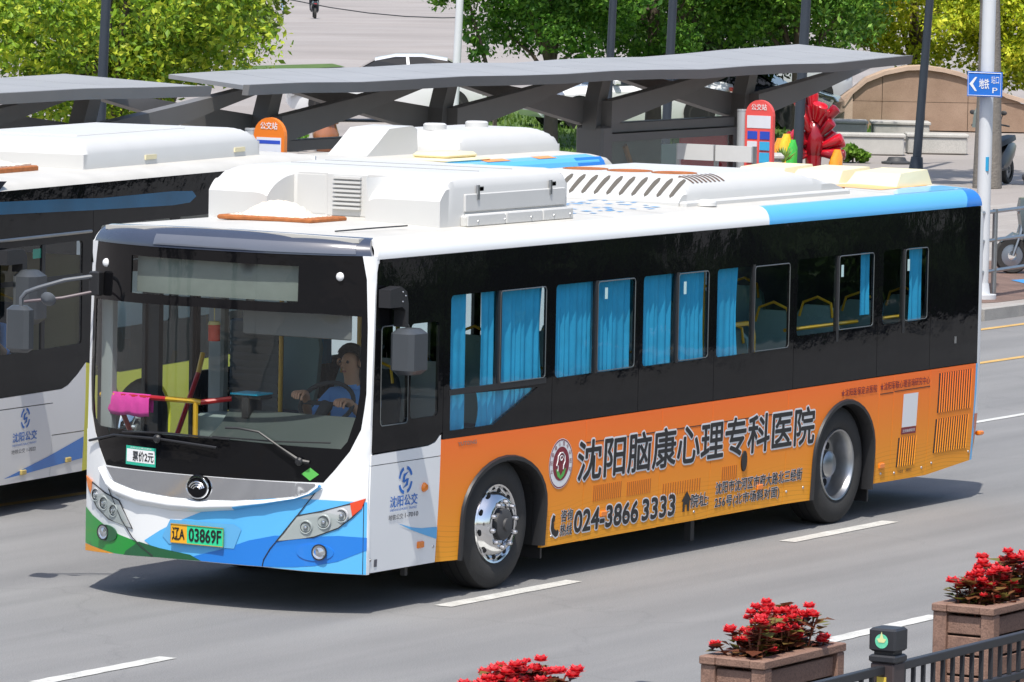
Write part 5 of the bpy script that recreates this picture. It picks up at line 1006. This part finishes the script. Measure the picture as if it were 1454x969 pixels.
pole(53.3, 24.05, .085, 7, 'dark lamp post rising behind the red flower sculpture', polem); pole(61.5, 25.75, .075, 8, 'slim black lamp post on the paving before the stone wall', polem, .015, -.055); pole(60.2, 35.2, .075, 7, 'pale grey lamp pole among the green trees', polew)
wpole = empty('sign_pole', (31.45, 10.0, GZ), 0, 'thick white pole carrying a blue street sign near the kerb', 'pole')
m = MB(); m.cyl((0, 0, 0), (.0, -.02, 6), .092, .085, 18); m.build('shaft', polew, wpole, True); m = MB(); m.cyl((0, 0, 0), (0, 0, .06), .2, .2, 18); m.cyl((0, 0, .06), (0, 0, .2), .12, .1, 18); m.build('base', polew, wpole, True)
MB().box(-.075, -.05, -.09, -.0, 1.66, 1.84).build('pole_sticker', M('sticker_blue', (.03, .35, .62), .5), wpole)
bs = empty('street_sign', (31.35, 10.0, 2.62+GZ), 0, 'blue arrow street sign fixed to the white pole', 'street sign')
bl = M('sign_street_blue', (.02, .16, .60), .4); ZS = lambda a, b, o: (-.02-o, -a, b)
MB().prism([(.17, 0), (-.32, 0), (-.32, .32), (.17, .32)], 'x', -.02, .0).build('board', bl, bs, loc=(-.09, 0, 0))
ZS = lambda a, b, o: (-.112-o, -a, b)
link('board_rim', (lambda m: (m.tube([ZS(a, b, .001) for a, b in ((-.155, .015), (.305, .015), (.305, .305), (-.155, .305))], .005, 4, True), m.mesh('board_rim'))[1])(MB()), printwhite, bs)
PT('sign_arrow', printwhite, [(-.14, .16), (-.06, .25), (-.03, .25), (-.09, .16), (-.03, .07), (-.06, .07)], ZS, .2, off=.002, parent=bs); text('地铁', .0, .14, .10, .23, ZS, printwhite, bs, .002, .01); text('站口', .17, .28, .17, .27, ZS, printwhite, bs, .002, .0); text('P', .19, .26, .05, .12, ZS, printwhite, bs, .002)
MB().box(-.1, -.085, -.06, .06, .1, .14).build('bracket', dullsteel, bs)
# railing by the kerb
rl = empty('railing', (29.0, 9.75, GZ), 0, 'grey tubular railing on the pavement edge behind the orange bus', 'railing')
for k in range(5): m = MB(); m.cyl((k*1.4, .12*k, 0), (k*1.4, .12*k, 1.15), .035, n=10); m.build('post', dullsteel, rl, True)
for z in (.35, .75, 1.12): m = MB(); m.cyl((0, 0, z), (5.6, .48, z), .025, n=8); m.build('rail', dullsteel, rl, True)
# overhead cable
m = MB(); m.tube([(60+k*1.6, 45, 2.3+.0085*(60+k*1.6-77)**2) for k in range(22)], .012, 5); tag(m.build('overhead_cable', blackpl), 'thin black cable sagging across the plaza between posts', 'cable')

# ------------------------------------------------------------------ stone wall, benches, sculpture
wstone = gmat('wall_stone', (.29, .19, .13), (.42, .29, .21), 1.2, .4); wcap = gmat('wall_cap', (.50, .36, .27), (.60, .45, .35), 2, .3)
def frame(o, ax): o.rotation_euler = (0, 0, ax); return o
AX = math.atan2(-.863, .505)
wl = empty('stone_wall', (77.0, 35.3, GZ), AX, 'curved pinkish stone wall with pale coping under the golden tree', 'wall')
tp = [(-.15, .05), (.05, .40), (.3, .78), (.6, 1.04), (1.0, 1.21), (1.5, 1.32), (1.9, 1.34), (2.3, 1.29), (2.7, 1.2), (3.1, 1.06), (3.7, .75), (4.6, .5)]
seg = [0, .95, 1.9, 2.85, 4.6]
def top(s):
    for (a, b), (c, d) in zip(tp, tp[1:]):
        if a <= s <= c: return b+(d-b)*(s-a)/(c-a)
    return tp[-1][1]
for a, b in zip(seg, seg[1:]):
    n = 6; ss = [a+.006+(b-a-.012)*i/n for i in range(n+1)]
    for z0, z1 in ((0, .62), (.63, 9)):
        t_ = [(s, min(z1, top(s)-.01)) for s in ss if top(s) > z0+.02]
        if len(t_) > 1: MB().prism([(t_[0][0], z0), (t_[-1][0], z0)]+t_[::-1], 'y', -.02, .7).build('stone_slab', wstone, wl)
mb = MB(); mb.loft([[(s, -.10, z), (s, .8, z), (s, .8, z+.09), (s, -.10, z+.09)] for s, z in tp]); mb.build('coping', wcap, wl); mb = MB(); mb.loft([[(-.6, -.1, 0), (-.6, .8, 0), (-.5, .8, .05), (-.5, -.1, .05)], [(-.35, -.1, 0), (-.35, .8, 0), (-.2, .8, .5), (-.2, -.1, .5)], [(.3, -.06, 0), (.3, .8, 0), (.3, .8, .88), (.3, -.06, .88)]]); mb.build('wall_end', wcap, wl)
for i, (x, y, lx, ly, lz, lab) in enumerate(((66.65, 29.3, 1.3, .6, .42, 'long concrete bench block with joint below the stone wall'), (68.2, 28.6, 1.2, .7, .40, 'long concrete bench block nearest the slim black lamp post'), (72.5, 33.2, 1.5, .8, .40, 'concrete block set back against the stone wall'), (73.6, 32.1, 1.2, .8, .38, 'shorter concrete block at the foot of the stone wall'))):
    b = empty('bench_block', (x, y, GZ), AX, lab, 'bench'); MB().box(-lx/2, lx/2, -ly/2, ly/2, 0, lz-.07, .02).build('block', concrete, b); MB().box(-lx/2-.03, lx/2+.03, -ly/2-.03, ly/2+.03, lz-.07, lz, .015).build('top_slab', concrete, b)
b = empty('stone_plinth', (39.7, 17.65, GZ), AX, 'plain grey concrete plinth behind the red stop sign', 'plinth'); MB().box(-.35, .35, -.3, .3, 0, 1.25, .03).build('block', concrete, b); MB().box(-.38, .38, -.33, .33, 1.25, 1.32, .02).build('cap', concrete, b)
b = empty('ground_light', (63.6, 27.2, GZ), 0, 'small dark ground spotlight on the paving before the benches', 'spotlight'); m = MB(); m.lathe([(.30, 0), (.30, .03), (.2, .05), (.16, .12), (.0, .13)], (0, 0, 0), (0, 0, 1), 16); m.build('housing', darkgrey, b, True); MB().box(-.35, .35, -.05, .05, 0, .03).build('bracket', darkgrey, b)
fl = empty('flower_sculpture', (53.75, 23.95, GZ), 0, 'large glossy red flower sculpture with tube petals on the grass', 'sculpture'); redm = M('sculpture_red', (.55, .006, .018), .22, coat=.6, var=.08); dkred = M('sculpture_dark_red', (.26, .004, .012), .25, coat=.5)
rnd = random.Random(12)
m = MB(); m.ball((0, 0, .85), .20, 16, 10, (1, 1, 1.9)); m.build('heart', dkred, fl, True); m = MB(); m.cyl((0, 0, 0), (0, 0, .8), .12, .16, 12); m.build('stem', dkred, fl, True)
for k in range(24):
    th = 2*pi*((k*.618) % 1); fwd = rnd.uniform(-.15, .75) if k < 22 else rnd.uniform(.45, .85); d = Vector((.505*cos(th)-.86*fwd, -.863*cos(th)-.5*fwd, (abs(sin(th))*1.15-.25*(k % 2)) if k < 22 else rnd.uniform(.1, 1.7))).normalized(); p0 = Vector((0, 0, .62+.5*abs(sin(th))*((k % 4)/3)))+d*.14; L = (.36 if k < 22 else .26)+.10*rnd.random()
    m = MB(); m.tube([p0, p0+d*L*.5, p0+d*L*.85, p0+d*L*.97, p0+d*L*1.02], [.05, .085, .10, .095, .06], 12); m.build('petal', redm if k % 3 else dkred, fl, True)
rz_ = -radians(30)
for i, (dy, dz, c, lab) in enumerate(((.62, .42, (.80, .28, .01), 'orange'), (.50, .50, (.80, .48, .02), 'yellow'), (.38, .40, (.05, .45, .05), 'green'), (-.45, .25, (.82, .30, .01), 'amber'))):
    b = empty('flower_ornament', (53.3+dy*-.3, 23.75+dy*.9, GZ), 0, lab+' rounded tube ornament next to the red flower sculpture', 'ornament'); mt = M('ornament_'+lab, c, .25, coat=.5)
    for k in range(3): m = MB(); x = .05*k-.05; m.tube([(x, 0, 0), (x, 0, dz+.25+.05*k), (x, 0, dz+.36+.06*k)], [.09, .10, .06], 10); m.build('petal', mt, b, True)
V = []; F = []; spiky(V, F, (0, 0, .5), 46, .35, random.Random(2)); me = bpy.data.meshes.new('leaf_tuft'); me.from_pydata(V, [], F); t = empty('spiky_plant', (52.7, 24.0, GZ), 0, 'spiky pale green plant in front of the red flower sculpture', 'plant'); link('leaves', me, leafmat('leaf_pale', (.14, .26, .05), (.25, .38, .08), (.40, .50, .15)), t); MB().cyl((0, 0, 0), (0, 0, .5), .02, n=6).build('stem', bark, t)
pt = empty('terracotta_pot', (58.4, 37.0, GZ), 0, 'round copper brown glazed pot on the verge behind the shelter beam', 'pot'); m = MB(); m.lathe([(.0, 0), (.14, .0), (.20, .12), (.22, .28), (.18, .40), (.17, .44), (.19, .46), (.15, .46), (.13, .36), (0, .34)], (0, 0, 0), (0, 0, 1), 20); m.build('body', M('copper_glaze', (.34, .13, .06), .25, coat=.6, var=.3), pt, True); m = MB(); m.lathe([(.185, .44), (.205, .45), (.205, .48), (.17, .485), (.165, .45)], (0, 0, 0), (0, 0, 1), 20); m.build('rim', MATS['copper_glaze'], pt, True); pt.scale = (1.2,)*3

# ------------------------------------------------------------------ cars
def car(label, loc, rz, col, nm):
    c = empty('parked_car', loc, rz, label, 'car'); pm = M('car_'+nm, col, .25, coat=.8, var=.03)
    # sections along the length: x, half width, z low, z shoulder, z top of lower body
    S = [(-2.30, .62, .38, .58, .62), (-2.18, .78, .24, .66, .72), (-1.7, .88, .18, .74, .86), (-.9, .91, .17, .80, .97), (.2, .92, .17, .84, 1.0), (1.3, .91, .18, .88, 1.03), (2.0, .86, .22, .90, 1.04), (2.28, .74, .32, .82, .98), (2.36, .62, .42, .74, .90)]
    m = MB(); m.loft([[(x, -w*.8, zt), (x, -w*.97, zs), (x, -w, (zs+zl)/2), (x, -w*.93, zl), (x, w*.93, zl), (x, w, (zs+zl)/2), (x, w*.97, zs), (x, w*.8, zt)] for x, w, zl, zs, zt in S]); m.build('body', pm, c, True)
    G = [(-1.05, .72, .955), (-.35, .64, 1.34), (.1, .60, 1.43), (.7, .59, 1.44), (1.25, .61, 1.36), (1.95, .70, 1.02)]
    m = MB(); m.loft([[(x, -w-.02, z-.04), (x, -w*.75, z+.035), (x, w*.75, z+.035), (x, w+.02, z-.04)] for x, w, z in G[1:5]], cap=True, close=False); m.loft([[(G[0][0], -.05, .95), (G[0][0], .05, .95)], [(G[0][0]+.01, -.05, .96), (G[0][0]+.01, .05, .96)]], cap=False, close=False); m.build('roof', pm, c, True)
    m = MB(); m.add([(-1.05, -.70, .95), (-1.05, .70, .95), (-.35, .62, 1.345), (-.35, -.62, 1.345)], [(0, 1, 2, 3)]); m.build('windscreen', cargl, c); m = MB(); m.add([(1.97, -.66, 1.02), (1.97, .66, 1.02), (1.25, .60, 1.37), (1.25, -.60, 1.37)], [(0, 3, 2, 1)]); m.build('rear_window', cargl, c)
    for s in (-1, 1):
        m = MB(); m.add([(-.95, s*.80, .965), (1.75, s*.79, 1.02), (1.25, s*.625, 1.345), (.7, s*.605, 1.425), (.1, s*.615, 1.415), (-.33, s*.655, 1.325)], [(0, 1, 2, 3, 4, 5)]); m.build('side_window', cargl, c)
        m = MB(); m.add([(.38, s*.835, .99), (.46, s*.835, .99), (.40, s*.615, 1.425), (.34, s*.615, 1.425)], [(0, 1, 2, 3)]); m.build('door_pillar', pm, c)
        m = MB(); m.loft([[(x, s*.60, zz), (x, s*.885, zz-.1), (x, s*.885, zz-.2)] for x, zz in ((-2.27, .66), (-2.0, .78), (-1.75, .86))], cap=False, close=False); m.build('headlamp', lens, c)
        m = MB(); m.loft([[(2.365+.0, s*.35, .84), (2.37, s*.35, .90)], [(2.34, s*.70, .82), (2.33, s*.70, .92)], [(2.10, s*.87, .84), (2.08, s*.87, .93)]], cap=False, close=False); m.build('tail_lamp', M('tail_red', (.35, .008, .012), .15, coat=.5), c)
        MB().box(-.62, -.48, s*.90-.08, s*.90+.08, .97, 1.07, .02).build('wing_mirror', pm, c)
        for x in (-1.42, 1.38):
            w_ = empty('wheel', (x, s*.82, .33)); w_.parent = c; m = MB(); m.lathe([(.20, -.09), (.31, -.09), (.33, -.07), (.33, .07), (.31, .09), (.21, .095), (.20, .08)], (0, 0, 0), (0, s, 0), 24); m.build('tyre', rubber, w_, True); m = MB(); m.lathe([(.205, .085), (.19, .07), (.10, .06), (0, .065)], (0, 0, 0), (0, s, 0), 20); m.build('rim', steel, w_, True)
            m = MB(); m.lathe([(.0, .0), (.365, .0), (.375, .012)], (x, s*.925-s*.012, .36), (0, s, 0), 24); m.build('wheel_arch', under, c)
    return c
ca = math.atan2(.863, -.505)+pi
car('white saloon parked on the far plaza behind the second shelter bay', (72.2, 44.0, GZ), AX, (.72, .73, .74), 'white')
car('white saloon with red tail lamp seen under the shelter roof', (73.2, 38.6, GZ), AX+.35, (.68, .69, .70), 'white')
car('pale green white saloon parked beyond the advert case', (77.0, 40.2, GZ), AX+.25, (.60, .64, .60), 'pale')
car('black saloon parked beyond the advert case', (75.8, 37.2, GZ), AX+2.9, (.02, .022, .03), 'black')
car('silver saloon parked under the broad green tree', (86.5, 42.5, GZ), AX+.3, (.50, .52, .55), 'silver')
# ------------------------------------------------------------------ scooters
def scooter(label, loc, rz, col, nm, box=True, sc=1):
    s = empty('electric_scooter', loc, rz, label, 'scooter'); s.scale = (sc,)*3; pm = M('scooter_'+nm, col, .35, coat=.5, var=.1)
    for x in (-.62, .62):
        w_ = empty('wheel', (x, 0, .24)); w_.parent = s; m = MB(); m.lathe([(.15, -.05), (.22, -.055), (.24, -.03), (.24, .03), (.22, .055), (.15, .05)], (0, 0, 0), (0, 1, 0), 22); m.build('tyre', rubber, w_, True); m = MB(); m.lathe([(.155, -.03), (.06, -.04), (.06, .04), (.155, .03)], (0, 0, 0), (0, 1, 0), 18); m.build('rim', dullsteel, w_, True)
    m = MB(); m.loft([[(x, -w_, zl), (x, w_, zl), (x, w_*1.1, (zl+zh)/2), (x, w_*.7, zh), (x, -w_*.7, zh), (x, -w_*1.1, (zl+zh)/2)] for x, w_, zl, zh in ((-.05, .14, .25, .34), (.12, .15, .26, .55), (.35, .16, .34, .70), (.62, .14, .50, .72), (.85, .08, .60, .70))]); m.build('rear_body', pm, s, True)
    MB().box(-.38, .10, -.16, .16, .25, .32, .03).build('footboard', darkgrey, s, True)
    m = MB(); m.loft([[(x, -w_, z), (x+.05, -w_*.6, z), (x+.05, w_*.6, z), (x, w_, z), (x-.09, w_*.5, z), (x-.09, -w_*.5, z)] for x, w_, z in ((-.36, .16, .28), (-.42, .20, .60), (-.46, .19, .85), (-.44, .13, 1.0))]); m.build('leg_shield', pm, s, True)
    m = MB(); m.tube([(-.62, .07, .24), (-.52, .07, .55), (-.44, .0, .95)], .022, 6); m.tube([(-.62, -.07, .24), (-.52, -.07, .55), (-.44, 0, .95)], .022, 6); m.build('fork', dullsteel, s, True)
    m = MB(); m.loft([[(-.78, -.06, .42), (-.78, .06, .42), (-.78, .0, .44)], [(-.62, -.07, .52), (-.62, .07, .52), (-.62, 0, .55)], [(-.45, -.06, .46), (-.45, .06, .46), (-.45, 0, .50)]]); m.build('mudguard', pm, s, True)
    m = MB(); m.tube([(-.28, -.34, 1.03), (-.38, -.2, 1.06), (-.44, 0, 1.04), (-.38, .2, 1.06), (-.28, .34, 1.03)], .016, 6); m.build('handlebar', darkgrey, s, True)
    for sg in (-1, 1): m = MB(); m.tube([(-.40, sg*.2, 1.06), (-.42, sg*.26, 1.22)], .008, 5); m.ball((-.42, sg*.28, 1.26), .06, 10, 6, (.3, 1, .7)); m.build('mirror', darkgrey, s, True)
    m = MB(); m.loft([[(x, -w_, z), (x, w_, z), (x, w_*.8, z+.08), (x, -w_*.8, z+.08)] for x, w_, z in ((.05, .09, .66), (.2, .14, .70), (.5, .15, .74), (.82, .09, .76))]); m.build('saddle', blackpl, s, True)
    m = MB(); m.ball((-.53, 0, .84), .07, 10, 6, (.6, 1, .8)); m.build('headlamp', lens, s, True); MB().box(.80, .86, -.06, .06, .56, .62, .01).build('tail_lamp', M('tail_red', (.35, .008, .012), .15), s)
    m = MB(); m.tube([(.35, .08, .35), (.62, .09, .24)], .02, 6); m.tube([(.45, -.1, .6), (.62, -.09, .24)], .018, 6); m.build('swing_arm', darkgrey, s, True)
    if box: m = MB(); m.loft([[(-.52, -.26, 1.0), (-.50, .26, 1.0)], [(-.50, -.24, 1.25), (-.48, .24, 1.25)], [(-.42, -.17, 1.45), (-.40, .17, 1.45)]], cap=False, close=False); m.build('wind_shield', M('shield_grey', (.16, .19, .18), .5), s)
    return s
scooter('black scooter with grey wind shield parked behind the white sign pole', (57.7, 22.3, GZ), AX+1.15, (.02, .022, .025), 'black', True, 1.05)
scooter('grey scooter with orange stripe parked by the pavement railing', (36.6, 11.3, GZ), AX+.15, (.10, .13, .14), 'grey', False, 1.05)
# ------------------------------------------------------------------ distant people
def walker(name, label, loc, rz, shirt, trou, stride=.25, ride=False):
    J = {'pelvis': (0, 0, .92), 'chest': (0, 0, 1.30), 'neck': (0, 0, 1.48), 'head': (-.02, 0, 1.60), 'top': (-.02, 0, 1.70)}; R = {'pelvis': (.12, .16), 'chest': (.12, .18), 'neck': .055, 'head': (.09, .08), 'top': .055}; E = [('pelvis', 'chest'), ('chest', 'neck'), ('neck', 'head'), ('head', 'top')]
    for s, n in ((-1, 'L'), (1, 'R')):
        k = s*stride
        if ride: leg = {'hp': (-.02, .1*s, .90), 'kn': (-.36, .14*s, .82), 'an': (-.30, .13*s, .42), 'to': (-.48, .13*s, .39)}; armp = {'sh': (0, .2*s, 1.42), 'el': (-.2, .26*s, 1.2), 'wr': (-.42, .25*s, 1.1)}
        else: leg = {'hp': (0, .09*s, .88), 'kn': (-.12*k*4*.5-.03, .1*s, .50), 'an': (-k*.6, .1*s, .08), 'to': (-k*.6-.15, .1*s, .04)}; armp = {'sh': (0, .19*s, 1.42), 'el': (k*.4, .25*s, 1.15), 'wr': (k*.6-.06, .26*s, .92)}
        for q, v in {**leg, **armp}.items(): J[q+n] = v
        R.update({'hp'+n: .095, 'kn'+n: .068, 'an'+n: .045, 'to'+n: .04, 'sh'+n: .065, 'el'+n: .045, 'wr'+n: .033}); E += [('pelvis', 'hp'+n), ('hp'+n, 'kn'+n), ('kn'+n, 'an'+n), ('an'+n, 'to'+n), ('chest', 'sh'+n), ('sh'+n, 'el'+n), ('el'+n, 'wr'+n)]
    return person(name, label, J, R, E, ([shirt, skin, trou], lambda c: 1 if c.z > 1.5 or (abs(c.y) > .21 and c.z < 1.05 and not ride) else (2 if c.z < .96 else 0)), head=(-.025, 0, 1.61), loc=loc, rz=rz)
gz = lambda x, y: max(pz(x, y), zf(x, y))
px, py = 189.2, 120.1
hv = M('vest_orange', (.85, .42, .02), .8); dk = M('dark_trousers', (.03, .035, .05), .9); jn = M('pale_jeans', (.28, .42, .62), .9)
walker('person', 'rider in orange yellow vest sitting on a scooter far across the plaza', (px, py, gz(px, py)+.02), pi+.6, hv, dk, ride=True)
scooter('distant black scooter ridden by the person in the orange yellow vest', (px+.1, py, gz(px, py)+.02), pi+.6, (.03, .04, .05), 'night', False, 1.15)
walker('person', 'distant pedestrian in pale blue clothes walking across the plaza', (213.8, 137.6, gz(213.8, 137.6)), 1.2, M('pale_shirt', (.55, .60, .66), .9), jn)

# ------------------------------------------------------------------ foreground fence and flower boxes
wood = gmat('planter_wood', (.21, .12, .088), (.31, .185, .135), 3, .4, .7, vec=(.6, 4, 4)); woodd = M('planter_gap', (.035, .02, .018), .9); soil = M('soil', (.045, .028, .02), 1, var=.4, scale=20, bump=.8)
petalm = leafmat('begonia_red', (.55, .01, .02), (.78, .03, .045), (.92, .14, .14)); bleaf = leafmat('begonia_leaf', (.09, .018, .012), (.20, .07, .03), (.18, .21, .04))
def planter(x, label, seed, pr=None):
    p = empty('flower_planter', (x, -6.27, 0), 0, label, 'planter', 'brown planters along the median fence'); hx, hy, H = .46, .165, .9
    if pr:
        for ch in pr.children: copy_tree(ch, p)
        return p
    for sx in (-1, 1):
        for sy in (-1, 1): MB().box(sx*hx-.045, sx*hx+.045, sy*hy-.045, sy*hy+.045, 0, H-.05, .006).build('corner_post', wood, p)
    for sy in (-1, 1):
        MB().box(-hx-.06, hx+.06, sy*hy-.05, sy*hy+.05, H-.05, H, .006).build('rim_board', wood, p)
        for k in range(6): MB().box(-hx+.045, hx-.045, sy*hy-.018, sy*hy+.018, .08+k*.127, .08+k*.127+.112, .004).build('side_board', wood, p)
    for sx in (-1, 1):
        MB().box(sx*hx-.05, sx*hx+.05, -hy+.05, hy-.05, H-.05, H-.001, .006).build('rim_board', wood, p)
        for k in range(6): MB().box(sx*hx-.018, sx*hx+.018, -hy+.045, hy-.045, .08+k*.127, .08+k*.127+.112, .004).build('end_board', wood, p)
    MB().box(-hx+.02, hx-.02, -hy+.02, hy-.02, .06, H-.10).build('soil', soil, p)
    return p
P1 = planter(-5.36, 'brown slatted planter box beside the dark fence post with the emblem', 1); P2 = planter(-2.31, 'brown slatted planter box beyond the fence post, standing further along the fence', 2, P1); P0 = planter(-8.42, 'brown slatted planter box whose flowers stand against bare asphalt without a lane dash', 3, P1)
def begonia(x, seed, label, n=52):
    rnd = random.Random(seed); b = empty('begonia_plants', (x, -6.27, .80), 0, label, 'flowers', 'red begonias in the median planters')
    lV, lF, st = [], [], MB()
    for k in range(n):
        bx, by = rnd.uniform(-.39, .39), rnd.uniform(-.11, .11); h = rnd.uniform(.14, .36)*(1.0-.25*abs(bx)/.5); tx, ty = bx+rnd.uniform(-.09, .09), by+rnd.uniform(-.08, .08); st.tube([(bx, by, 0), ((bx+tx)/2, (by+ty)/2, h*.6), (tx, ty, h)], .006, 5)
        for q in range(12):
            t = rnd.uniform(.25, 1); a = rnd.uniform(0, 6.28); c = Vector((bx+(tx-bx)*t+rnd.uniform(-.05, .05), by+(ty-by)*t+rnd.uniform(-.05, .05), h*t)); d = Vector((cos(a), sin(a), rnd.uniform(-.2, .6))).normalized(); s = Vector((-sin(a), cos(a), 0)); L = rnd.uniform(.05, .10); i = len(lV)
            lV += [c, c+d*L*.5-s*L*.55+Vector((0, 0, .01)), c+d*L*1.15, c+d*L*.5+s*L*.55+Vector((0, 0, .01))]; lF.append((i, i+1, i+2, i+3))
        for q in range(rnd.choice((1, 2, 2, 3))):
            c = Vector((tx+rnd.uniform(-.05, .05), ty+rnd.uniform(-.05, .05), h+rnd.uniform(-.03, .03))); V = []; F = []; r = rnd.uniform(.026, .046)
            for z in range(3):
                for j in range(5):
                    a = j*1.2566+z*.6; d = Vector((cos(a), sin(a), .25+.45*z)).normalized(); s = Vector((-sin(a), cos(a), 0)); i = len(V); V += [c, c+d*r*.7-s*r*.6, c+d*r*1.3, c+d*r*.7+s*r*.6]; F.append((i, i+1, i+2, i+3))
            me = bpy.data.meshes.new('blossom'); me.from_pydata(V, [], F); link('blossom', me, petalm, b)
    me = bpy.data.meshes.new('leaves'); me.from_pydata(lV, [], lF); o = link('leaves', me, bleaf, b); o['kind'] = 'stuff'; st.build('stems', M('begonia_stem', (.20, .06, .03), .7), b, True)['kind'] = 'stuff'
begonia(-5.36, 5, 'red begonias in the planter beside the fence post with the emblem'); begonia(-2.31, 6, 'red begonias in the planter beyond the fence post', 52); begonia(-8.42, 9, 'red begonias standing against bare asphalt without a lane dash behind', 52)
fence = empty('median_fence', (-8.0, -7.05, 0), 0, 'dark metal median fence with square capped posts and thin bars', 'fence'); fm = M('fence_dark', (.032, .033, .038), .45, .2, var=.15); fb = M('fence_brown', (.055, .04, .04), .5)
px_ = [-8.32, -5.43, -2.54, .35]
for x in px_:
    lx = x+8.0; MB().box(lx-.075, lx+.075, -.075, .075, 0, .90, .008).build('post', fb, fence); MB().box(lx-.085, lx+.085, -.085, .085, .90, .945, .01).build('post_collar', fm, fence); MB().box(lx-.06, lx+.06, -.06, .06, .945, .965).build('post_neck', blackpl, fence)
    c_ = MB().box(lx-.085, lx+.085, -.085, .085, .965, 1.10, .012).build('post_cap', fm, fence)
    EM = lambda a, b, o: (lx-.086-o, -a, b); em = PT('cap_emblem', M('emblem_mint', (.15, .62, .38), .4, var=.4, scale=40), ell(.0, 1.028, .042, .042, 18), EM, .1, off=.002, parent=c_); PT('emblem_petal', M('emblem_cream', (.70, .72, .35), .4), [(-.03, 1.04), (-.012, 1.045), (0, 1.085), (.012, 1.045), (.03, 1.04), (.018, 1.02), (-.018, 1.02)], EM, .1, off=.004, parent=c_)
    MB().box(lx-.078, lx-.074, -.03, .03, .76, .82).build('post_reflector', M('reflect_yellow', (.75, .55, .08), .4), fence)
for a, b in zip(px_, px_[1:]):
    for z0, z1 in ((.835, .885), (.60, .645), (.12, .165)): MB().box(a+8+.075, b+8-.075, -.022, .022, z0, z1, .004).build('rail', fm, fence)
    n = 21
    for k in range(1, n): x = a+8+.075+(b-a-.15)*k/n; MB().box(x-.011, x+.011, -.011, .011, .165, .835).build('bar', fm, fence)
